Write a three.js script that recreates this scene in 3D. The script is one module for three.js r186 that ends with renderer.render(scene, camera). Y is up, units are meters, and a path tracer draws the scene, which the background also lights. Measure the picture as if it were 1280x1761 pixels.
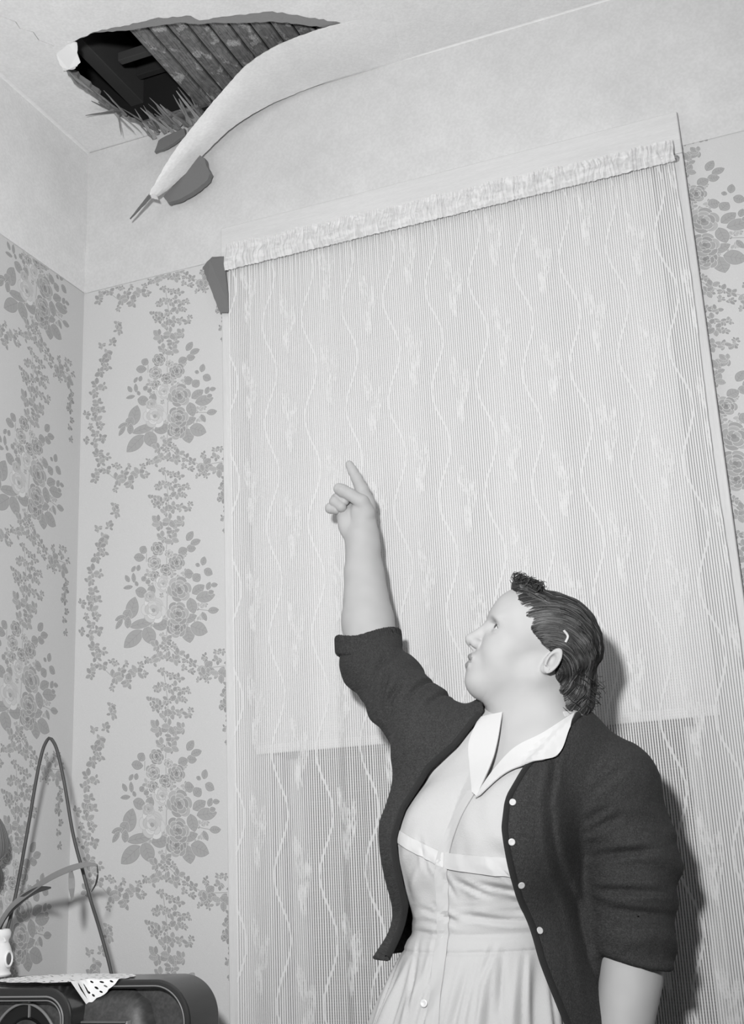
import * as THREE from 'three';
import { mergeGeometries, mergeVertices, toCreasedNormals } from 'three/addons/utils/BufferGeometryUtils.js';
import { RoundedBoxGeometry } from 'three/addons/geometries/RoundedBoxGeometry.js';
import { ImprovedNoise } from 'three/addons/math/ImprovedNoise.js';

// ---------------------------------------------------------------- camera, sky, flash lamp, exposure
// World: origin in the room corner at floor level, x along the window wall, y up, z out into the room; metres.
const scene = new THREE.Scene();
scene.background = new THREE.Color(0x0b0b0b);              // night outside the window
const CAM = new THREE.Vector3(1.706, 1.13, 2.4);
const camera = new THREE.PerspectiveCamera(46.69, 1280 / 1761, 0.05, 30);
camera.position.copy(CAM);
camera.up.set(0.14591, 0.95773, 0.24792);
camera.lookAt(CAM.x - 0.342, CAM.y + 0.284, CAM.z - 0.8957);
const renderer = new THREE.WebGLRenderer({ antialias: true });
renderer.toneMapping = THREE.LinearToneMapping;
renderer.toneMappingExposure = 1.0;
renderer.shadowMap.enabled = true;
renderer.shadowMap.type = THREE.PCFSoftShadowMap;
const FLASH = new THREE.Vector3(1.42, 1.62, 2.36);          // the press photographer's flash, above and left of the lens
const FLASH_AT = new THREE.Vector3(0.02, 2.30, 0.1);
const flash = new THREE.SpotLight(0xffffff, 16.8, 0, 1.3, 0.72, 2);
flash.position.copy(FLASH); flash.target.position.copy(FLASH_AT);
flash.castShadow = true; flash.shadow.radius = 3.4; flash.shadow.mapSize.set(2048, 2048); flash.shadow.bias = -0.0006;
scene.add(flash, flash.target);

// ---------------------------------------------------------------- helpers
const TAU = Math.PI * 2;
const clamp = (v, a, b) => Math.min(b, Math.max(a, v));
const lerp = (a, b, t) => a + (b - a) * t;
const sstep = (a, b, v) => { const t = clamp((v - a) / (b - a), 0, 1); return t * t * (3 - 2 * t); };
const V = (x, y, z) => new THREE.Vector3(x, y, z);
function rng(seed) { let s = seed | 0; return () => { s = (s + 0x6d2b79f5) | 0; let t = Math.imul(s ^ (s >>> 15), 1 | s); t = (t + Math.imul(t ^ (t >>> 7), 61 | t)) ^ t; return ((t ^ (t >>> 14)) >>> 0) / 4294967296; }; }
const pn = new ImprovedNoise();
const noise = (x, y, z = 0) => pn.noise(x + 37.3, y + 11.7, z + 5.1);
function fbm(x, y, z = 0, o = 4) { let a = 0.5, s = 0; for (let i = 0; i < o; i++) { s += a * noise(x, y, z + i * 7.7); x *= 2.03; y *= 2.03; z *= 2.03; a *= 0.5; } return s; }
const grey = (v) => new THREE.Color(`rgb(${Math.round(v)},${Math.round(v)},${Math.round(v)})`);
function std(v, roughness = 0.9, extra = {}) { return new THREE.MeshStandardMaterial({ color: grey(v), roughness, side: THREE.DoubleSide, ...extra }); }

const taken = new Map();
function numbered(name) { const n = taken.get(name) ?? 0; taken.set(name, n + 1); return n ? `${name}_${String(n).padStart(3, '0')}` : name; }
function addMesh(name, geo, mat, parent, label) {
  const m = new THREE.Mesh(geo, mat); m.name = name; m.castShadow = true; m.receiveShadow = true;
  if (label) m.userData.label = label;
  parent.add(m); return m;
}
// a thing: a group at its base; parts come in world coordinates and are moved into the group's frame
function thing(name, label, category, base, group) {
  const g = new THREE.Group(); g.name = numbered(name); g.position.set(...base); g.userData = { label, category };
  if (group) g.userData.group = group;
  scene.add(g); return g;
}
const originOf = (o) => { const p = V(0, 0, 0); for (let q = o; q && q !== scene; q = q.parent) p.add(q.position); return p; };
function part(name, geo, mat, parent, label) { const o = originOf(parent); geo.translate(-o.x, -o.y, -o.z); return addMesh(name, geo, mat, parent, label); }
function structure(name, geo, mat, label) { const m = addMesh(name, geo, mat, scene, label); m.userData.kind = 'structure'; return m; }
function box(x0, x1, y0, y1, z0, z1) { const g = new THREE.BoxGeometry(x1 - x0, y1 - y0, z1 - z0); g.translate((x0 + x1) / 2, (y0 + y1) / 2, (z0 + z1) / 2); return g; }
function rbox(x0, x1, y0, y1, z0, z1, r = 0.003, s = 2) { const g = new RoundedBoxGeometry(x1 - x0, y1 - y0, z1 - z0, s, r); g.translate((x0 + x1) / 2, (y0 + y1) / 2, (z0 + z1) / 2); return g; }
// uv in metres from a world-plane
function planarUV(geo, fu, fv) { const p = geo.attributes.position, uv = new Float32Array(p.count * 2); for (let i = 0; i < p.count; i++) { const x = p.getX(i), y = p.getY(i), z = p.getZ(i); uv[2 * i] = fu(x, y, z); uv[2 * i + 1] = fv(x, y, z); } geo.setAttribute('uv', new THREE.BufferAttribute(uv, 2)); return geo; }
// a grid of points f(u, v) with u, v in 0..1
function grid(nu, nv, f) {
  const pos = [], uv = [], idx = [];
  for (let j = 0; j <= nv; j++) for (let i = 0; i <= nu; i++) { const p = f(i / nu, j / nv); pos.push(p[0], p[1], p[2]); uv.push(i / nu, j / nv); }
  for (let j = 0; j < nv; j++) for (let i = 0; i < nu; i++) { const a = j * (nu + 1) + i, b = a + 1, c = a + nu + 1, d = c + 1; idx.push(a, b, d, a, d, c); }
  const g = new THREE.BufferGeometry(); g.setAttribute('position', new THREE.Float32BufferAttribute(pos, 3)); g.setAttribute('uv', new THREE.Float32BufferAttribute(uv, 2)); g.setIndex(idx); g.computeVertexNormals(); return g;
}
// a sheet with two skins and closed rims
function sheet(nu, nv, f, th) {
  const top = grid(nu, nv, f), n = top.attributes.normal, p = top.attributes.position, N = p.count, pos = [], uv = [], idx = [...top.index.array];
  for (let i = 0; i < N; i++) { pos.push(p.getX(i), p.getY(i), p.getZ(i)); uv.push(top.attributes.uv.getX(i), top.attributes.uv.getY(i)); }
  for (let i = 0; i < N; i++) { pos.push(p.getX(i) - n.getX(i) * th, p.getY(i) - n.getY(i) * th, p.getZ(i) - n.getZ(i) * th); uv.push(top.attributes.uv.getX(i), top.attributes.uv.getY(i)); }
  const L = top.index.array; for (let k = 0; k < L.length; k += 3) idx.push(L[k] + N, L[k + 2] + N, L[k + 1] + N);
  const rim = []; for (let i = 0; i < nu; i++) rim.push([i, i + 1]); for (let j = 0; j < nv; j++) rim.push([j * (nu + 1) + nu, (j + 1) * (nu + 1) + nu]); for (let i = nu; i > 0; i--) rim.push([nv * (nu + 1) + i, nv * (nu + 1) + i - 1]); for (let j = nv; j > 0; j--) rim.push([j * (nu + 1), (j - 1) * (nu + 1)]);
  for (const [a, b] of rim) idx.push(a, a + N, b + N, a, b + N, b);
  const g = new THREE.BufferGeometry(); g.setAttribute('position', new THREE.Float32BufferAttribute(pos, 3)); g.setAttribute('uv', new THREE.Float32BufferAttribute(uv, 2)); g.setIndex(idx);
  return toCreasedNormals(g, 0.9);
}
function tube(pts, r, seg = 40, rad = 8, closed = false) { const c = new THREE.CatmullRomCurve3(pts.map((p) => (p.isVector3 ? p : V(...p))), closed); return new THREE.TubeGeometry(c, seg, r, rad, closed); }
// flat polygon (list of [a, b]) extruded by t; place(a, b, w) maps to the world
function slab(poly, t, place, bevel = 0) {
  const s = new THREE.Shape(poly.map((p) => new THREE.Vector2(p[0], p[1])));
  const g = new THREE.ExtrudeGeometry(s, { depth: t, bevelEnabled: bevel > 0, bevelThickness: bevel, bevelSize: bevel, bevelSegments: 2, curveSegments: 4 });
  const p = g.attributes.position; for (let i = 0; i < p.count; i++) { const q = place(p.getX(i), p.getY(i), p.getZ(i)); p.setXYZ(i, q[0], q[1], q[2]); }
  g.computeVertexNormals(); return g;
}
function canvasTex(w, h, draw, repeat = true, srgb = true) {
  const c = document.createElement('canvas'); c.width = w; c.height = h; draw(c.getContext('2d'), w, h);
  const t = new THREE.CanvasTexture(c); t.wrapS = t.wrapT = repeat ? THREE.RepeatWrapping : THREE.ClampToEdgeWrapping; if (srgb) t.colorSpace = THREE.SRGBColorSpace; t.magFilter = THREE.LinearFilter; return t;
}
// a tiling grey texture from a function of (u, v) in 0..1 that returns 0..255
function greyTex(n, f, srgb = true, m = n) {
  const d = new Uint8Array(n * m * 4);
  for (let j = 0; j < m; j++) for (let i = 0; i < n; i++) { const v = clamp(Math.round(f(i / n, j / m)), 0, 255), o = (j * n + i) * 4; d[o] = d[o + 1] = d[o + 2] = v; d[o + 3] = 255; }
  const t = new THREE.DataTexture(d, n, m); t.wrapS = t.wrapT = THREE.RepeatWrapping; t.magFilter = THREE.LinearFilter; if (srgb) t.colorSpace = THREE.SRGBColorSpace; t.needsUpdate = true; return t;
}
// periodic noise: lattice values that wrap after per cells
function tileNoise(seed) {
  const r = rng(seed), T = new Float32Array(4096); for (let i = 0; i < 4096; i++) T[i] = r() * 2 - 1;
  return (u, v, per) => { const x = u * per, y = v * per, x0 = Math.floor(x), y0 = Math.floor(y), fx = x - x0, fy = y - y0, sx = fx * fx * (3 - 2 * fx), sy = fy * fy * (3 - 2 * fy), at = (a, b) => T[(((a % per) + per) % per * 61 + ((b % per) + per) % per * 137 + per * 17) & 4095]; return lerp(lerp(at(x0, y0), at(x0 + 1, y0), sx), lerp(at(x0, y0 + 1), at(x0 + 1, y0 + 1), sx), sy); };
}
// ---------------------------------------------------------------- the room
const H = 3.044, RX = 3.7, RZ = 4.3;                       // ceiling height, room width and depth
const WP = 2.62;                                           // top edge of the flowered wallpaper
const tn = tileNoise(3);
const plasterMap = greyTex(512, (u, v) => 226 + 4 * tn(u, v, 6) + 3 * tn(u, v, 23) + 5 * tn(u, v, 190));
const plasterBump = greyTex(512, (u, v) => 128 + 30 * tn(u, v, 11) + 25 * tn(u, v, 60) + 40 * tn(u, v, 240), false);
const M = {};
M.plaster = new THREE.MeshStandardMaterial({ map: plasterMap, bumpMap: plasterBump, bumpScale: 0.0006, roughness: 0.93, side: THREE.DoubleSide });
M.core = std(140, 0.98, { bumpMap: plasterBump, bumpScale: 0.0015 });
M.paint = std(234, 0.6, { map: plasterMap });
M.floor = std(120, 0.6);
M.paper = std(230, 0.92, { map: plasterMap });
M.cardboard = std(116, 0.97, { bumpMap: plasterBump, bumpScale: 0.001 });

// the flowered wallpaper: one 46 x 49.5 cm print repeat
const REPW = 0.46, REPH = 0.495, REPTOP = 2.627;
const flowerMap = canvasTex(1024, 1102, (c, W, Hh) => {
  let r = rng(77); const S = 1024 / REPW;
  c.fillStyle = 'rgb(201,201,201)'; c.fillRect(0, 0, W, Hh);
  for (let i = 0; i < 26000; i++) { const g = 182 + r() * 40 | 0; c.fillStyle = `rgba(${g},${g},${g},0.30)`; const s = 1 + r() * 3; c.fillRect(r() * W, r() * Hh, s, s); }
  // motif coordinates: x across, y down, 0.367 mm and 0.343 mm a step, sheared the way the roll hangs
  const ink = (g, a = 1) => `rgba(${g | 0},${g | 0},${g | 0},${a})`;
  const leaf = (x, y, ang, len, w, g = 164) => {
    c.save(); c.translate(x, y); c.rotate(ang); c.beginPath(); c.moveTo(-len / 2, 0);
    c.bezierCurveTo(-len * 0.3, -w * 0.75, len * 0.2, -w * 0.75, len / 2, 0); c.bezierCurveTo(len * 0.2, w * 0.75, -len * 0.3, w * 0.75, -len / 2, 0);
    c.strokeStyle = ink(210, 0.9); c.lineWidth = 7; c.stroke(); c.fillStyle = ink(g); c.fill();
    c.strokeStyle = ink(g - 18, 0.9); c.lineWidth = 2.5; c.stroke();
    c.beginPath(); c.moveTo(-len / 2, 0); c.lineTo(len * 0.42, 0); for (let k = -1; k <= 1; k++) for (const s of [-1, 1]) { c.moveTo(k * len * 0.2, 0); c.lineTo(k * len * 0.2 + len * 0.12, s * w * 0.33); }
    c.strokeStyle = ink(g - 22, 0.85); c.lineWidth = 2; c.stroke(); c.restore();
  };
  const rose = (x, y, R, g = 170, pale = 0) => {
    c.save(); c.translate(x, y); c.rotate(r() * 6);
    for (let ring = 0; ring < 3; ring++) { const n = 6 - ring, rr = R * [0.66, 0.44, 0.2][ring], pr = R * [0.42, 0.34, 0.26][ring];
      for (let k = 0; k < n; k++) { const a = k / n * TAU + ring * 0.5; c.beginPath(); c.ellipse(Math.cos(a) * rr, Math.sin(a) * rr, pr * 1.05, pr * 0.85, a + 1.57, 0, TAU); c.fillStyle = ink(g + pale + (k % 3) * 9 - 6 - ring * 3); c.fill(); c.strokeStyle = ink(pale ? 176 : 218, 0.75); c.lineWidth = 3; c.stroke(); } }
    c.beginPath(); c.arc(0, 0, R * 0.16, 0, TAU); c.fillStyle = ink(g - 24); c.fill();
    for (let k = 0; k < 5; k++) { c.beginPath(); c.arc(0, 0, R * (0.25 + 0.14 * k), k * 1.3, k * 1.3 + 1.7); c.strokeStyle = ink(g - 22, 0.55); c.lineWidth = 2.5; c.stroke(); }
    c.restore();
  };
  const sprig = (x, y, s, g = 160) => { s *= 1.2; const a0 = r() * TAU; for (let k = 0; k < 5; k++) { const a = a0 + k * 1.05 + r() * 0.7, q = s * (0.75 + r() * 0.6), o = s * (0.35 + 0.45 * r()); leaf(x + Math.cos(a) * o, y + Math.sin(a) * o, a + (r() - 0.5) * 0.7, q, q * (0.45 + 0.2 * r()), g + r() * 16); } };
  const stem = (pts) => { c.beginPath(); pts.forEach(([x, y], i) => (i ? c.lineTo(x, y) : c.moveTo(x, y))); c.strokeStyle = ink(160, 0.9); c.lineWidth = 5; c.stroke(); };
  const tip = (x0, y0, x1, y1, w, g) => leaf((x0 + x1) / 2, (y0 + y1) / 2, Math.atan2(y1 - y0, x1 - x0), Math.hypot(x1 - x0, y1 - y0) * 1.1, w * 2, g);
  const draw = () => {
    stem([[430, 1380], [430, 900], [420, 640], [440, 420], [430, 260], [400, 70]]); stem([[430, 1330], [560, 1420], [700, 1460], [850, 1430]]); stem([[420, 1370], [300, 1450], [180, 1550], [40, 1600], [-90, 1500]]);
    for (let k = 0; k < 40; k++) { const a = r() * TAU, q = Math.sqrt(r()), x = 440 + Math.cos(a) * q * 270, y = 960 + Math.sin(a) * q * 330; if (Math.abs(x - 440) < 90 + (y - 600) * 0.42 && y > 640) sprig(x, y, 14 + r() * 12, 172); }
    // the big bouquet
    for (const a of [[240, 1250, 118, 1372, 42], [275, 1220, 325, 1330, 46], [575, 1190, 600, 1292, 42], [610, 1180, 722, 1210, 44], [550, 1150, 645, 1105, 26], [160, 1225, 330, 1165, 28], [150, 1165, 188, 1018, 42], [150, 1110, 110, 1180, 30], [135, 1235, 140, 1160, 22], [110, 1155, 42, 1190, 16], [92, 1180, 48, 1250, 15], [620, 950, 700, 890, 28], [650, 985, 775, 950, 34], [600, 990, 628, 1088, 34], [735, 1065, 805, 1050, 20], [690, 1080, 718, 1132, 16], [725, 915, 745, 865, 16], [755, 885, 798, 875, 14], [735, 940, 770, 925, 14], [560, 820, 620, 810, 30], [625, 860, 670, 815, 28], [705, 780, 760, 805, 26], [690, 745, 705, 688, 19], [650, 760, 660, 735, 14], [575, 635, 638, 630, 24], [605, 600, 672, 570, 20], [575, 575, 617, 512, 22], [515, 670, 575, 640, 26], [232, 690, 258, 640, 26], [178, 725, 255, 722, 27], [160, 830, 185, 790, 12], [205, 820, 215, 780, 14], [140, 905, 112, 862, 15], [178, 905, 172, 842, 14], [165, 938, 100, 955, 13], [205, 930, 190, 900, 12], [195, 965, 280, 985, 34], [300, 985, 325, 920, 26], [240, 890, 265, 860, 16], [270, 905, 300, 885, 15]]) tip(...a);
    stem([[270, 690], [270, 752]]); stem([[660, 1060], [740, 1062]]);
    rose(335, 850, 42, 160); rose(420, 800, 46, 156); rose(330, 755, 56, 168); rose(355, 650, 54, 158); rose(500, 735, 62, 160); rose(440, 680, 34, 172);
    leaf(390, 1190, -0.3, 130, 70, 162); rose(400, 900, 60, 190, 10); rose(330, 1095, 92, 186, 14); rose(520, 930, 92, 166); rose(500, 1200, 74, 160); rose(510, 1100, 84, 164); rose(300, 1000, 44, 180, 8);
    // the spray that rises from it
    for (const [x, y, s] of [[470, 512, 40], [392, 566, 36], [466, 578, 40], [360, 462, 42], [452, 440, 46], [535, 440, 38], [350, 318, 30], [308, 280, 26], [375, 300, 30], [455, 342, 38], [528, 340, 28], [576, 342, 26], [598, 312, 18], [340, 198, 22], [372, 182, 24], [402, 172, 22], [436, 186, 24], [492, 166, 30], [538, 188, 24], [578, 184, 20], [490, 232, 42], [545, 245, 20], [430, 262, 26], [515, 104, 28], [464, 100, 20], [430, 88, 22], [384, 72, 26], [408, 300, 22], [412, 372, 30]]) sprig(x, y, s);
    // the garland below
    for (const [x, y, s] of [[360, 1338, 34], [432, 1300, 34], [420, 1350, 26], [482, 1332, 26], [380, 1414, 30], [442, 1410, 32], [336, 1450, 34], [492, 1430, 38], [522, 1382, 30], [576, 1412, 26], [622, 1440, 28], [560, 1472, 20], [612, 1492, 20], [708, 1380, 22], [718, 1446, 44], [700, 1500, 34], [668, 1540, 20], [730, 1536, 20], [812, 1484, 50], [790, 1340, 20], [832, 1330, 20], [800, 1392, 26], [868, 1400, 22], [284, 1444, 24], [240, 1482, 22], [214, 1532, 42], [276, 1544, 22], [140, 1612, 40], [90, 1552, 36], [45, 1600, 46], [26, 1662, 24], [18, 1482, 20], [52, 1492, 18], [126, 1490, 22]]) sprig(x, y, s);
    // the thin climbing vine
    for (const [x, y, s] of [[18, 354, 26], [22, 412, 34], [-20, 505, 30], [-110, 535, 26], [-70, 600, 40], [-95, 665, 34], [-60, 705, 26], [-125, 745, 34], [-150, 850, 40], [-100, 860, 30], [-165, 925, 32], [-130, 1000, 34], [-225, 1090, 28], [-150, 1065, 34], [-105, 1060, 30], [-135, 1140, 38], [-190, 1180, 26], [-105, 1180, 28], [-150, 1240, 30], [-90, 1275, 30], [-215, 1300, 24], [-150, 1320, 30], [-120, 1395, 34], [-55, 1420, 34], [-95, 1465, 34], [-45, 1520, 30], [-120, 1540, 32], [-140, 1590, 28]]) sprig(x, y, s, 158);
    // a second, shorter vine
    for (const [x, y, s] of [[850, 1620, 30], [830, 1690, 26], [868, 1560, 24], [845, 250, 28], [870, 330, 26], [838, 400, 22], [860, 480, 24]]) sprig(x, y, s, 152);
  };
  for (let tx = -1; tx <= 1; tx++) for (let ty = -1; ty <= 1; ty++) {
    r = rng(123); c.save(); c.setTransform(0.000367 * S, 0.000073 * S, -0.000003 * S, 0.000343 * S, 0.103587 * S + tx * W, 0 + ty * Hh); draw(); c.restore();
  }
});
M.flower = new THREE.MeshStandardMaterial({ map: flowerMap, bumpMap: plasterBump, bumpScale: 0.0003, roughness: 0.9, side: THREE.DoubleSide });

// floor
structure('floor', box(-0.12, RX + 0.12, -0.1, 0, -0.14, RZ + 0.12), M.floor, 'wooden floor of the room');
// window wall with its opening
const WO = { x0: 0.53, x1: 1.455, y0: 0.62, y1: 2.6 };
{
  const s = new THREE.Shape([[-0.12, 0], [RX + 0.12, 0], [RX + 0.12, H + 0.5], [-0.12, H + 0.5]].map((p) => new THREE.Vector2(...p)));
  s.holes.push(new THREE.Path([[WO.x0, WO.y0], [WO.x0, WO.y1], [WO.x1, WO.y1], [WO.x1, WO.y0]].map((p) => new THREE.Vector2(...p))));
  const g = new THREE.ExtrudeGeometry(s, { depth: 0.14, bevelEnabled: false }); g.translate(0, 0, -0.14); planarUV(g, (x) => x / 0.8, (x, y) => y / 0.8);
  const wall = structure('wall_back', g, M.plaster, 'plain upper wall above the window');
  const panel = (x0, x1, du, dv, seed) => {
    const n = 40, f = grid(n, 2, (u, v) => [lerp(x0, x1, u), v < 0.1 ? 0.05 : v > 0.9 ? WP - 0.004 + 0.004 * noise(lerp(x0, x1, u) * 14, seed) + 0.006 * (x0 > 1 ? 1 : 0) : 1.6, 0.0016]);
    planarUV(f, (x) => (x + du) / REPW, (x, y) => 1 + (y + dv - REPTOP) / REPH); return f;
  };
  addMesh('wallpaper', panel(0, 0.428, 0, 0, 1), M.flower, wall, 'flowered wallpaper strip between corner and window');
  addMesh('wallpaper', panel(1.56, RX, 0.085, -0.155, 4), M.flower, wall, 'flowered wallpaper right of the window');
  // the plain frieze paper, slack over the corner and gently puckered
  const fr = grid(150, 30, (u, v) => { const x = lerp(0.001, 2.6, u), y = lerp(WP - 0.004, H - 0.002, v), e = Math.sin(Math.PI * v); return [x, y, 0.003 + e * (0.004 + 0.011 * Math.max(0, fbm(x * 3.1 + 2, y * 3.7, 2, 3) + 0.15) + 0.002 * noise(x * 17, y * 15))]; });
  planarUV(fr, (x) => x / 0.8, (x, y) => y / 0.8);
  addMesh('frieze_paper', fr, M.paper, wall, 'plain pale paper puckered above the wallpaper');
}
// left wall
{
  const g = box(-0.12, 0, 0, H + 0.5, 0, RZ + 0.12); planarUV(g, (x, y, z) => z / 0.8, (x, y) => y / 0.8);
  const wall = structure('wall_left', g, M.plaster, 'left wall, plain above the flowered paper');
  const f = grid(60, 2, (u, v) => { const z = lerp(0, RZ, u); return [0.0016, v < 0.1 ? 0.05 : v > 0.9 ? WP - 0.003 + 0.004 * noise(z * 12, 9) : 1.6, z]; });
  planarUV(f, (x, y, z) => -z / REPW, (x, y) => 1 + (y + 0.207 - REPTOP) / REPH);
  addMesh('wallpaper', f, M.flower, wall, 'flowered wallpaper on the left wall');
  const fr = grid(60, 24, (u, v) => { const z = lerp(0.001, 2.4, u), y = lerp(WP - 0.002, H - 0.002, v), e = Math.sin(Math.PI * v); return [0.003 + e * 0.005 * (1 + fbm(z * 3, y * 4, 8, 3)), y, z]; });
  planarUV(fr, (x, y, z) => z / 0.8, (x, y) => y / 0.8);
  addMesh('frieze_paper', fr, M.paperLitLeft = std(252, 0.92, { map: plasterMap }), wall);  // paler copy of the frieze paper, extra light painted in for this wall
}
structure('wall_right', box(RX, RX + 0.12, 0, H + 0.5, 0, RZ + 0.12), M.plaster, 'right wall of the room');
structure('wall_front', box(0, RX, 0, H + 0.5, RZ, RZ + 0.12), M.plaster, 'wall behind the photographer');

// ---------------------------------------------------------------- ceiling with the hole
const jag = rng(5);
function ragged(pts, amp, step) { const out = []; for (let i = 0; i < pts.length; i++) { const a = pts[i], b = pts[(i + 1) % pts.length], L = Math.hypot(b[0] - a[0], b[1] - a[1]), n = Math.max(1, Math.round(L / step)); for (let k = 0; k < n; k++) { const t = k / n, j = k ? (jag() - 0.5) * amp : 0; out.push([lerp(a[0], b[0], t) - j * (b[1] - a[1]) / L, lerp(a[1], b[1], t) + j * (b[0] - a[0]) / L]); } } return out; }
// [x, z] on the ceiling
const holeNear = [[0.200, 0.392], [0.246, 0.404], [0.300, 0.412], [0.379, 0.400], [0.454, 0.392], [0.536, 0.364], [0.546, 0.342], [0.622, 0.324], [0.715, 0.298], [0.770, 0.254], [0.852, 0.189]];
const holeFar = [[0.74, 0.140], [0.62, 0.06], [0.56, 0.004], [0.40, 0.004], [0.24, 0.006], [0.205, 0.03], [0.172, 0.10], [0.165, 0.15], [0.158, 0.20], [0.145, 0.257], [0.150, 0.30], [0.166, 0.351], [0.176, 0.385]];
const coreNear = [[0.200, 0.392], [0.246, 0.401], [0.300, 0.406], [0.379, 0.378], [0.454, 0.362], [0.500, 0.352], [0.536, 0.327], [0.570, 0.318], [0.622, 0.292], [0.700, 0.262], [0.745, 0.232], [0.80, 0.192]];
{
  const cracks = [[0.186, 0.408], [0.166, 0.440], [0.172, 0.470], [0.152, 0.492], [0.157, 0.515], [0.137, 0.55], [0.120, 0.60], [0.128, 0.64], [0.09, 0.72]];
  const crackPoly = [...cracks, ...cracks.slice().reverse().map(([x, z], i) => [x + (i === 0 ? 0.0006 : 0.0014 + 0.0018 * jag()), z + 0.0012])];
  const outline = ragged([...holeNear, ...holeFar], 0.005, 0.011);
  const core = ragged([...coreNear, ...holeFar.map(([x, z]) => [x + 0.005, Math.max(0.004, z)])], 0.004, 0.010);
  const plate = (holes, y0, t) => {
    const s = new THREE.Shape([[0, 0], [RX, 0], [RX, RZ], [0, RZ]].map((p) => new THREE.Vector2(...p)));
    for (const hole of holes) s.holes.push(new THREE.Path(hole.map((p) => new THREE.Vector2(...p))));
    const g = new THREE.ExtrudeGeometry(s, { depth: t, bevelEnabled: false }), p = g.attributes.position;
    for (let i = 0; i < p.count; i++) p.setXYZ(i, p.getX(i), y0 + p.getZ(i), p.getY(i));
    g.computeVertexNormals(); planarUV(g, (x) => x / 0.8, (x, y, z) => z / 0.8); return g;
  };
  const ceiling = structure('ceiling', plate([outline, crackPoly], H, 0.003), M.plaster, 'pale papered ceiling with a ragged hole');
  addMesh('plaster_board', plate([core], H + 0.0031, 0.011), M.core, ceiling, 'grey plaster layer bared along the torn edge');
  const cove = (R0, place) => planarUV(grid(90, 8, (u, v) => { const R = R0(u), a = v * Math.PI / 2, o = R - R * Math.sin(a), p = R - R * Math.cos(a); return place(u, Math.max(o, 0) + 0.0004, Math.max(p, 0) + 0.0004); }), (x, y, z) => (x + z) / 0.8, (x, y) => y / 0.8);
  addMesh('cove', cove((u) => 0.0006 + 0.008 * sstep(0.02, 0.16, u), (u, o, p) => [lerp(0.62, RX, u), H - p, o]), M.plaster, ceiling); addMesh('cove', cove(() => 0.012, (u, o, p) => [o, H - p, lerp(0.0, RZ, u)]), M.plaster, ceiling);
  // tongue-and-groove boards of the old ceiling above
  const woodMap = (seed) => canvasTex(96, 1536, (c, w, h) => { const im = c.createImageData(w, h); for (let y = 0; y < h; y++) for (let x = 0; x < w; x++) { const X = x / w * 0.045, Z = y / h * 1.1; let g = 108 + 26 * noise(X * 300, Z * 16, seed) + 34 * fbm(X * 70, Z * 45, seed + 9, 4); const sm = fbm(X * 38 + 4, Z * 24, seed + 30, 4); if (sm > 0.10) g += 42 * clamp((sm - 0.10) * 9, 0, 1) + 40 * noise(X * 400, Z * 260, seed); if (Math.abs(noise(X * 50, Z * 30, seed + 70)) < 0.03) g -= 16; const o = (y * w + x) * 4; im.data[o] = im.data[o + 1] = im.data[o + 2] = clamp(g, 24, 200); im.data[o + 3] = 255; } c.putImageData(im, 0, 0); });
  const boardMats = [21, 34, 48].map((q) => { const t = woodMap(q); return new THREE.MeshStandardMaterial({ map: t, bumpMap: t, bumpScale: 0.0012, roughness: 0.95, side: THREE.DoubleSide }); });
  const by = H + 0.028; M.darkWood = std(34, 0.95);
  for (let k = 0; k < 15; k++) {
    const x0 = 0.357 + k * 0.0455, off = (k * 0.37) % 1, g = rbox(x0 + 0.0028, x0 + 0.0427, by, by + 0.016, -0.13, 0.95, 0.003, 1);
    planarUV(g, (x) => (x - x0) / 0.0455, (x, y, z) => z / 1.1 + off);
    addMesh('ceiling_board', g, boardMats[k % 3], ceiling);
    addMesh('board_tongue', rbox(x0 + 0.0427, x0 + 0.0483, by + 0.008, by + 0.015, -0.13, 0.95, 0.001, 1), M.darkWood, ceiling);
    if (k % 2) addMesh('board_bead', rbox(x0 + 0.0446, x0 + 0.0462, by + 0.003, by + 0.009, -0.13, 0.95, 0.0006, 1), M.darkWood, ceiling);
  }
  // the attic void beside them
  M.voidShade = std(22, 0.98);  // near-black tone: the shade of the void is put into the colour
  addMesh('attic_deck', box(-0.12, RX + 0.12, H + 0.5, H + 0.52, -0.14, RZ + 0.12), M.voidShade, ceiling);
  for (const q of [box(0.001, 0.012, H + 0.016, H + 0.5, 0.012, RZ), box(0.001, RX, H + 0.016, H + 0.5, 0.001, 0.012)]) addMesh('void_shade_panel', q, M.voidShade, ceiling);  // added dark panels, painting shade over the pale walls above the ceiling
  addMesh('joist', rbox(0.352, 0.392, H + 0.045, H + 0.24, -0.13, RZ, 0.003, 1), M.voidShade, ceiling);
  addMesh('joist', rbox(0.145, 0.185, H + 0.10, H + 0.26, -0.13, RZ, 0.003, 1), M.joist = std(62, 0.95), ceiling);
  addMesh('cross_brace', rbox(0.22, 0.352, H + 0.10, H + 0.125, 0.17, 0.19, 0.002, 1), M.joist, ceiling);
  addMesh('cross_brace', rbox(0.185, 0.352, H + 0.16, H + 0.24, 0.03, 0.05, 0.002, 1), std(40, 0.95), ceiling);
}
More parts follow.
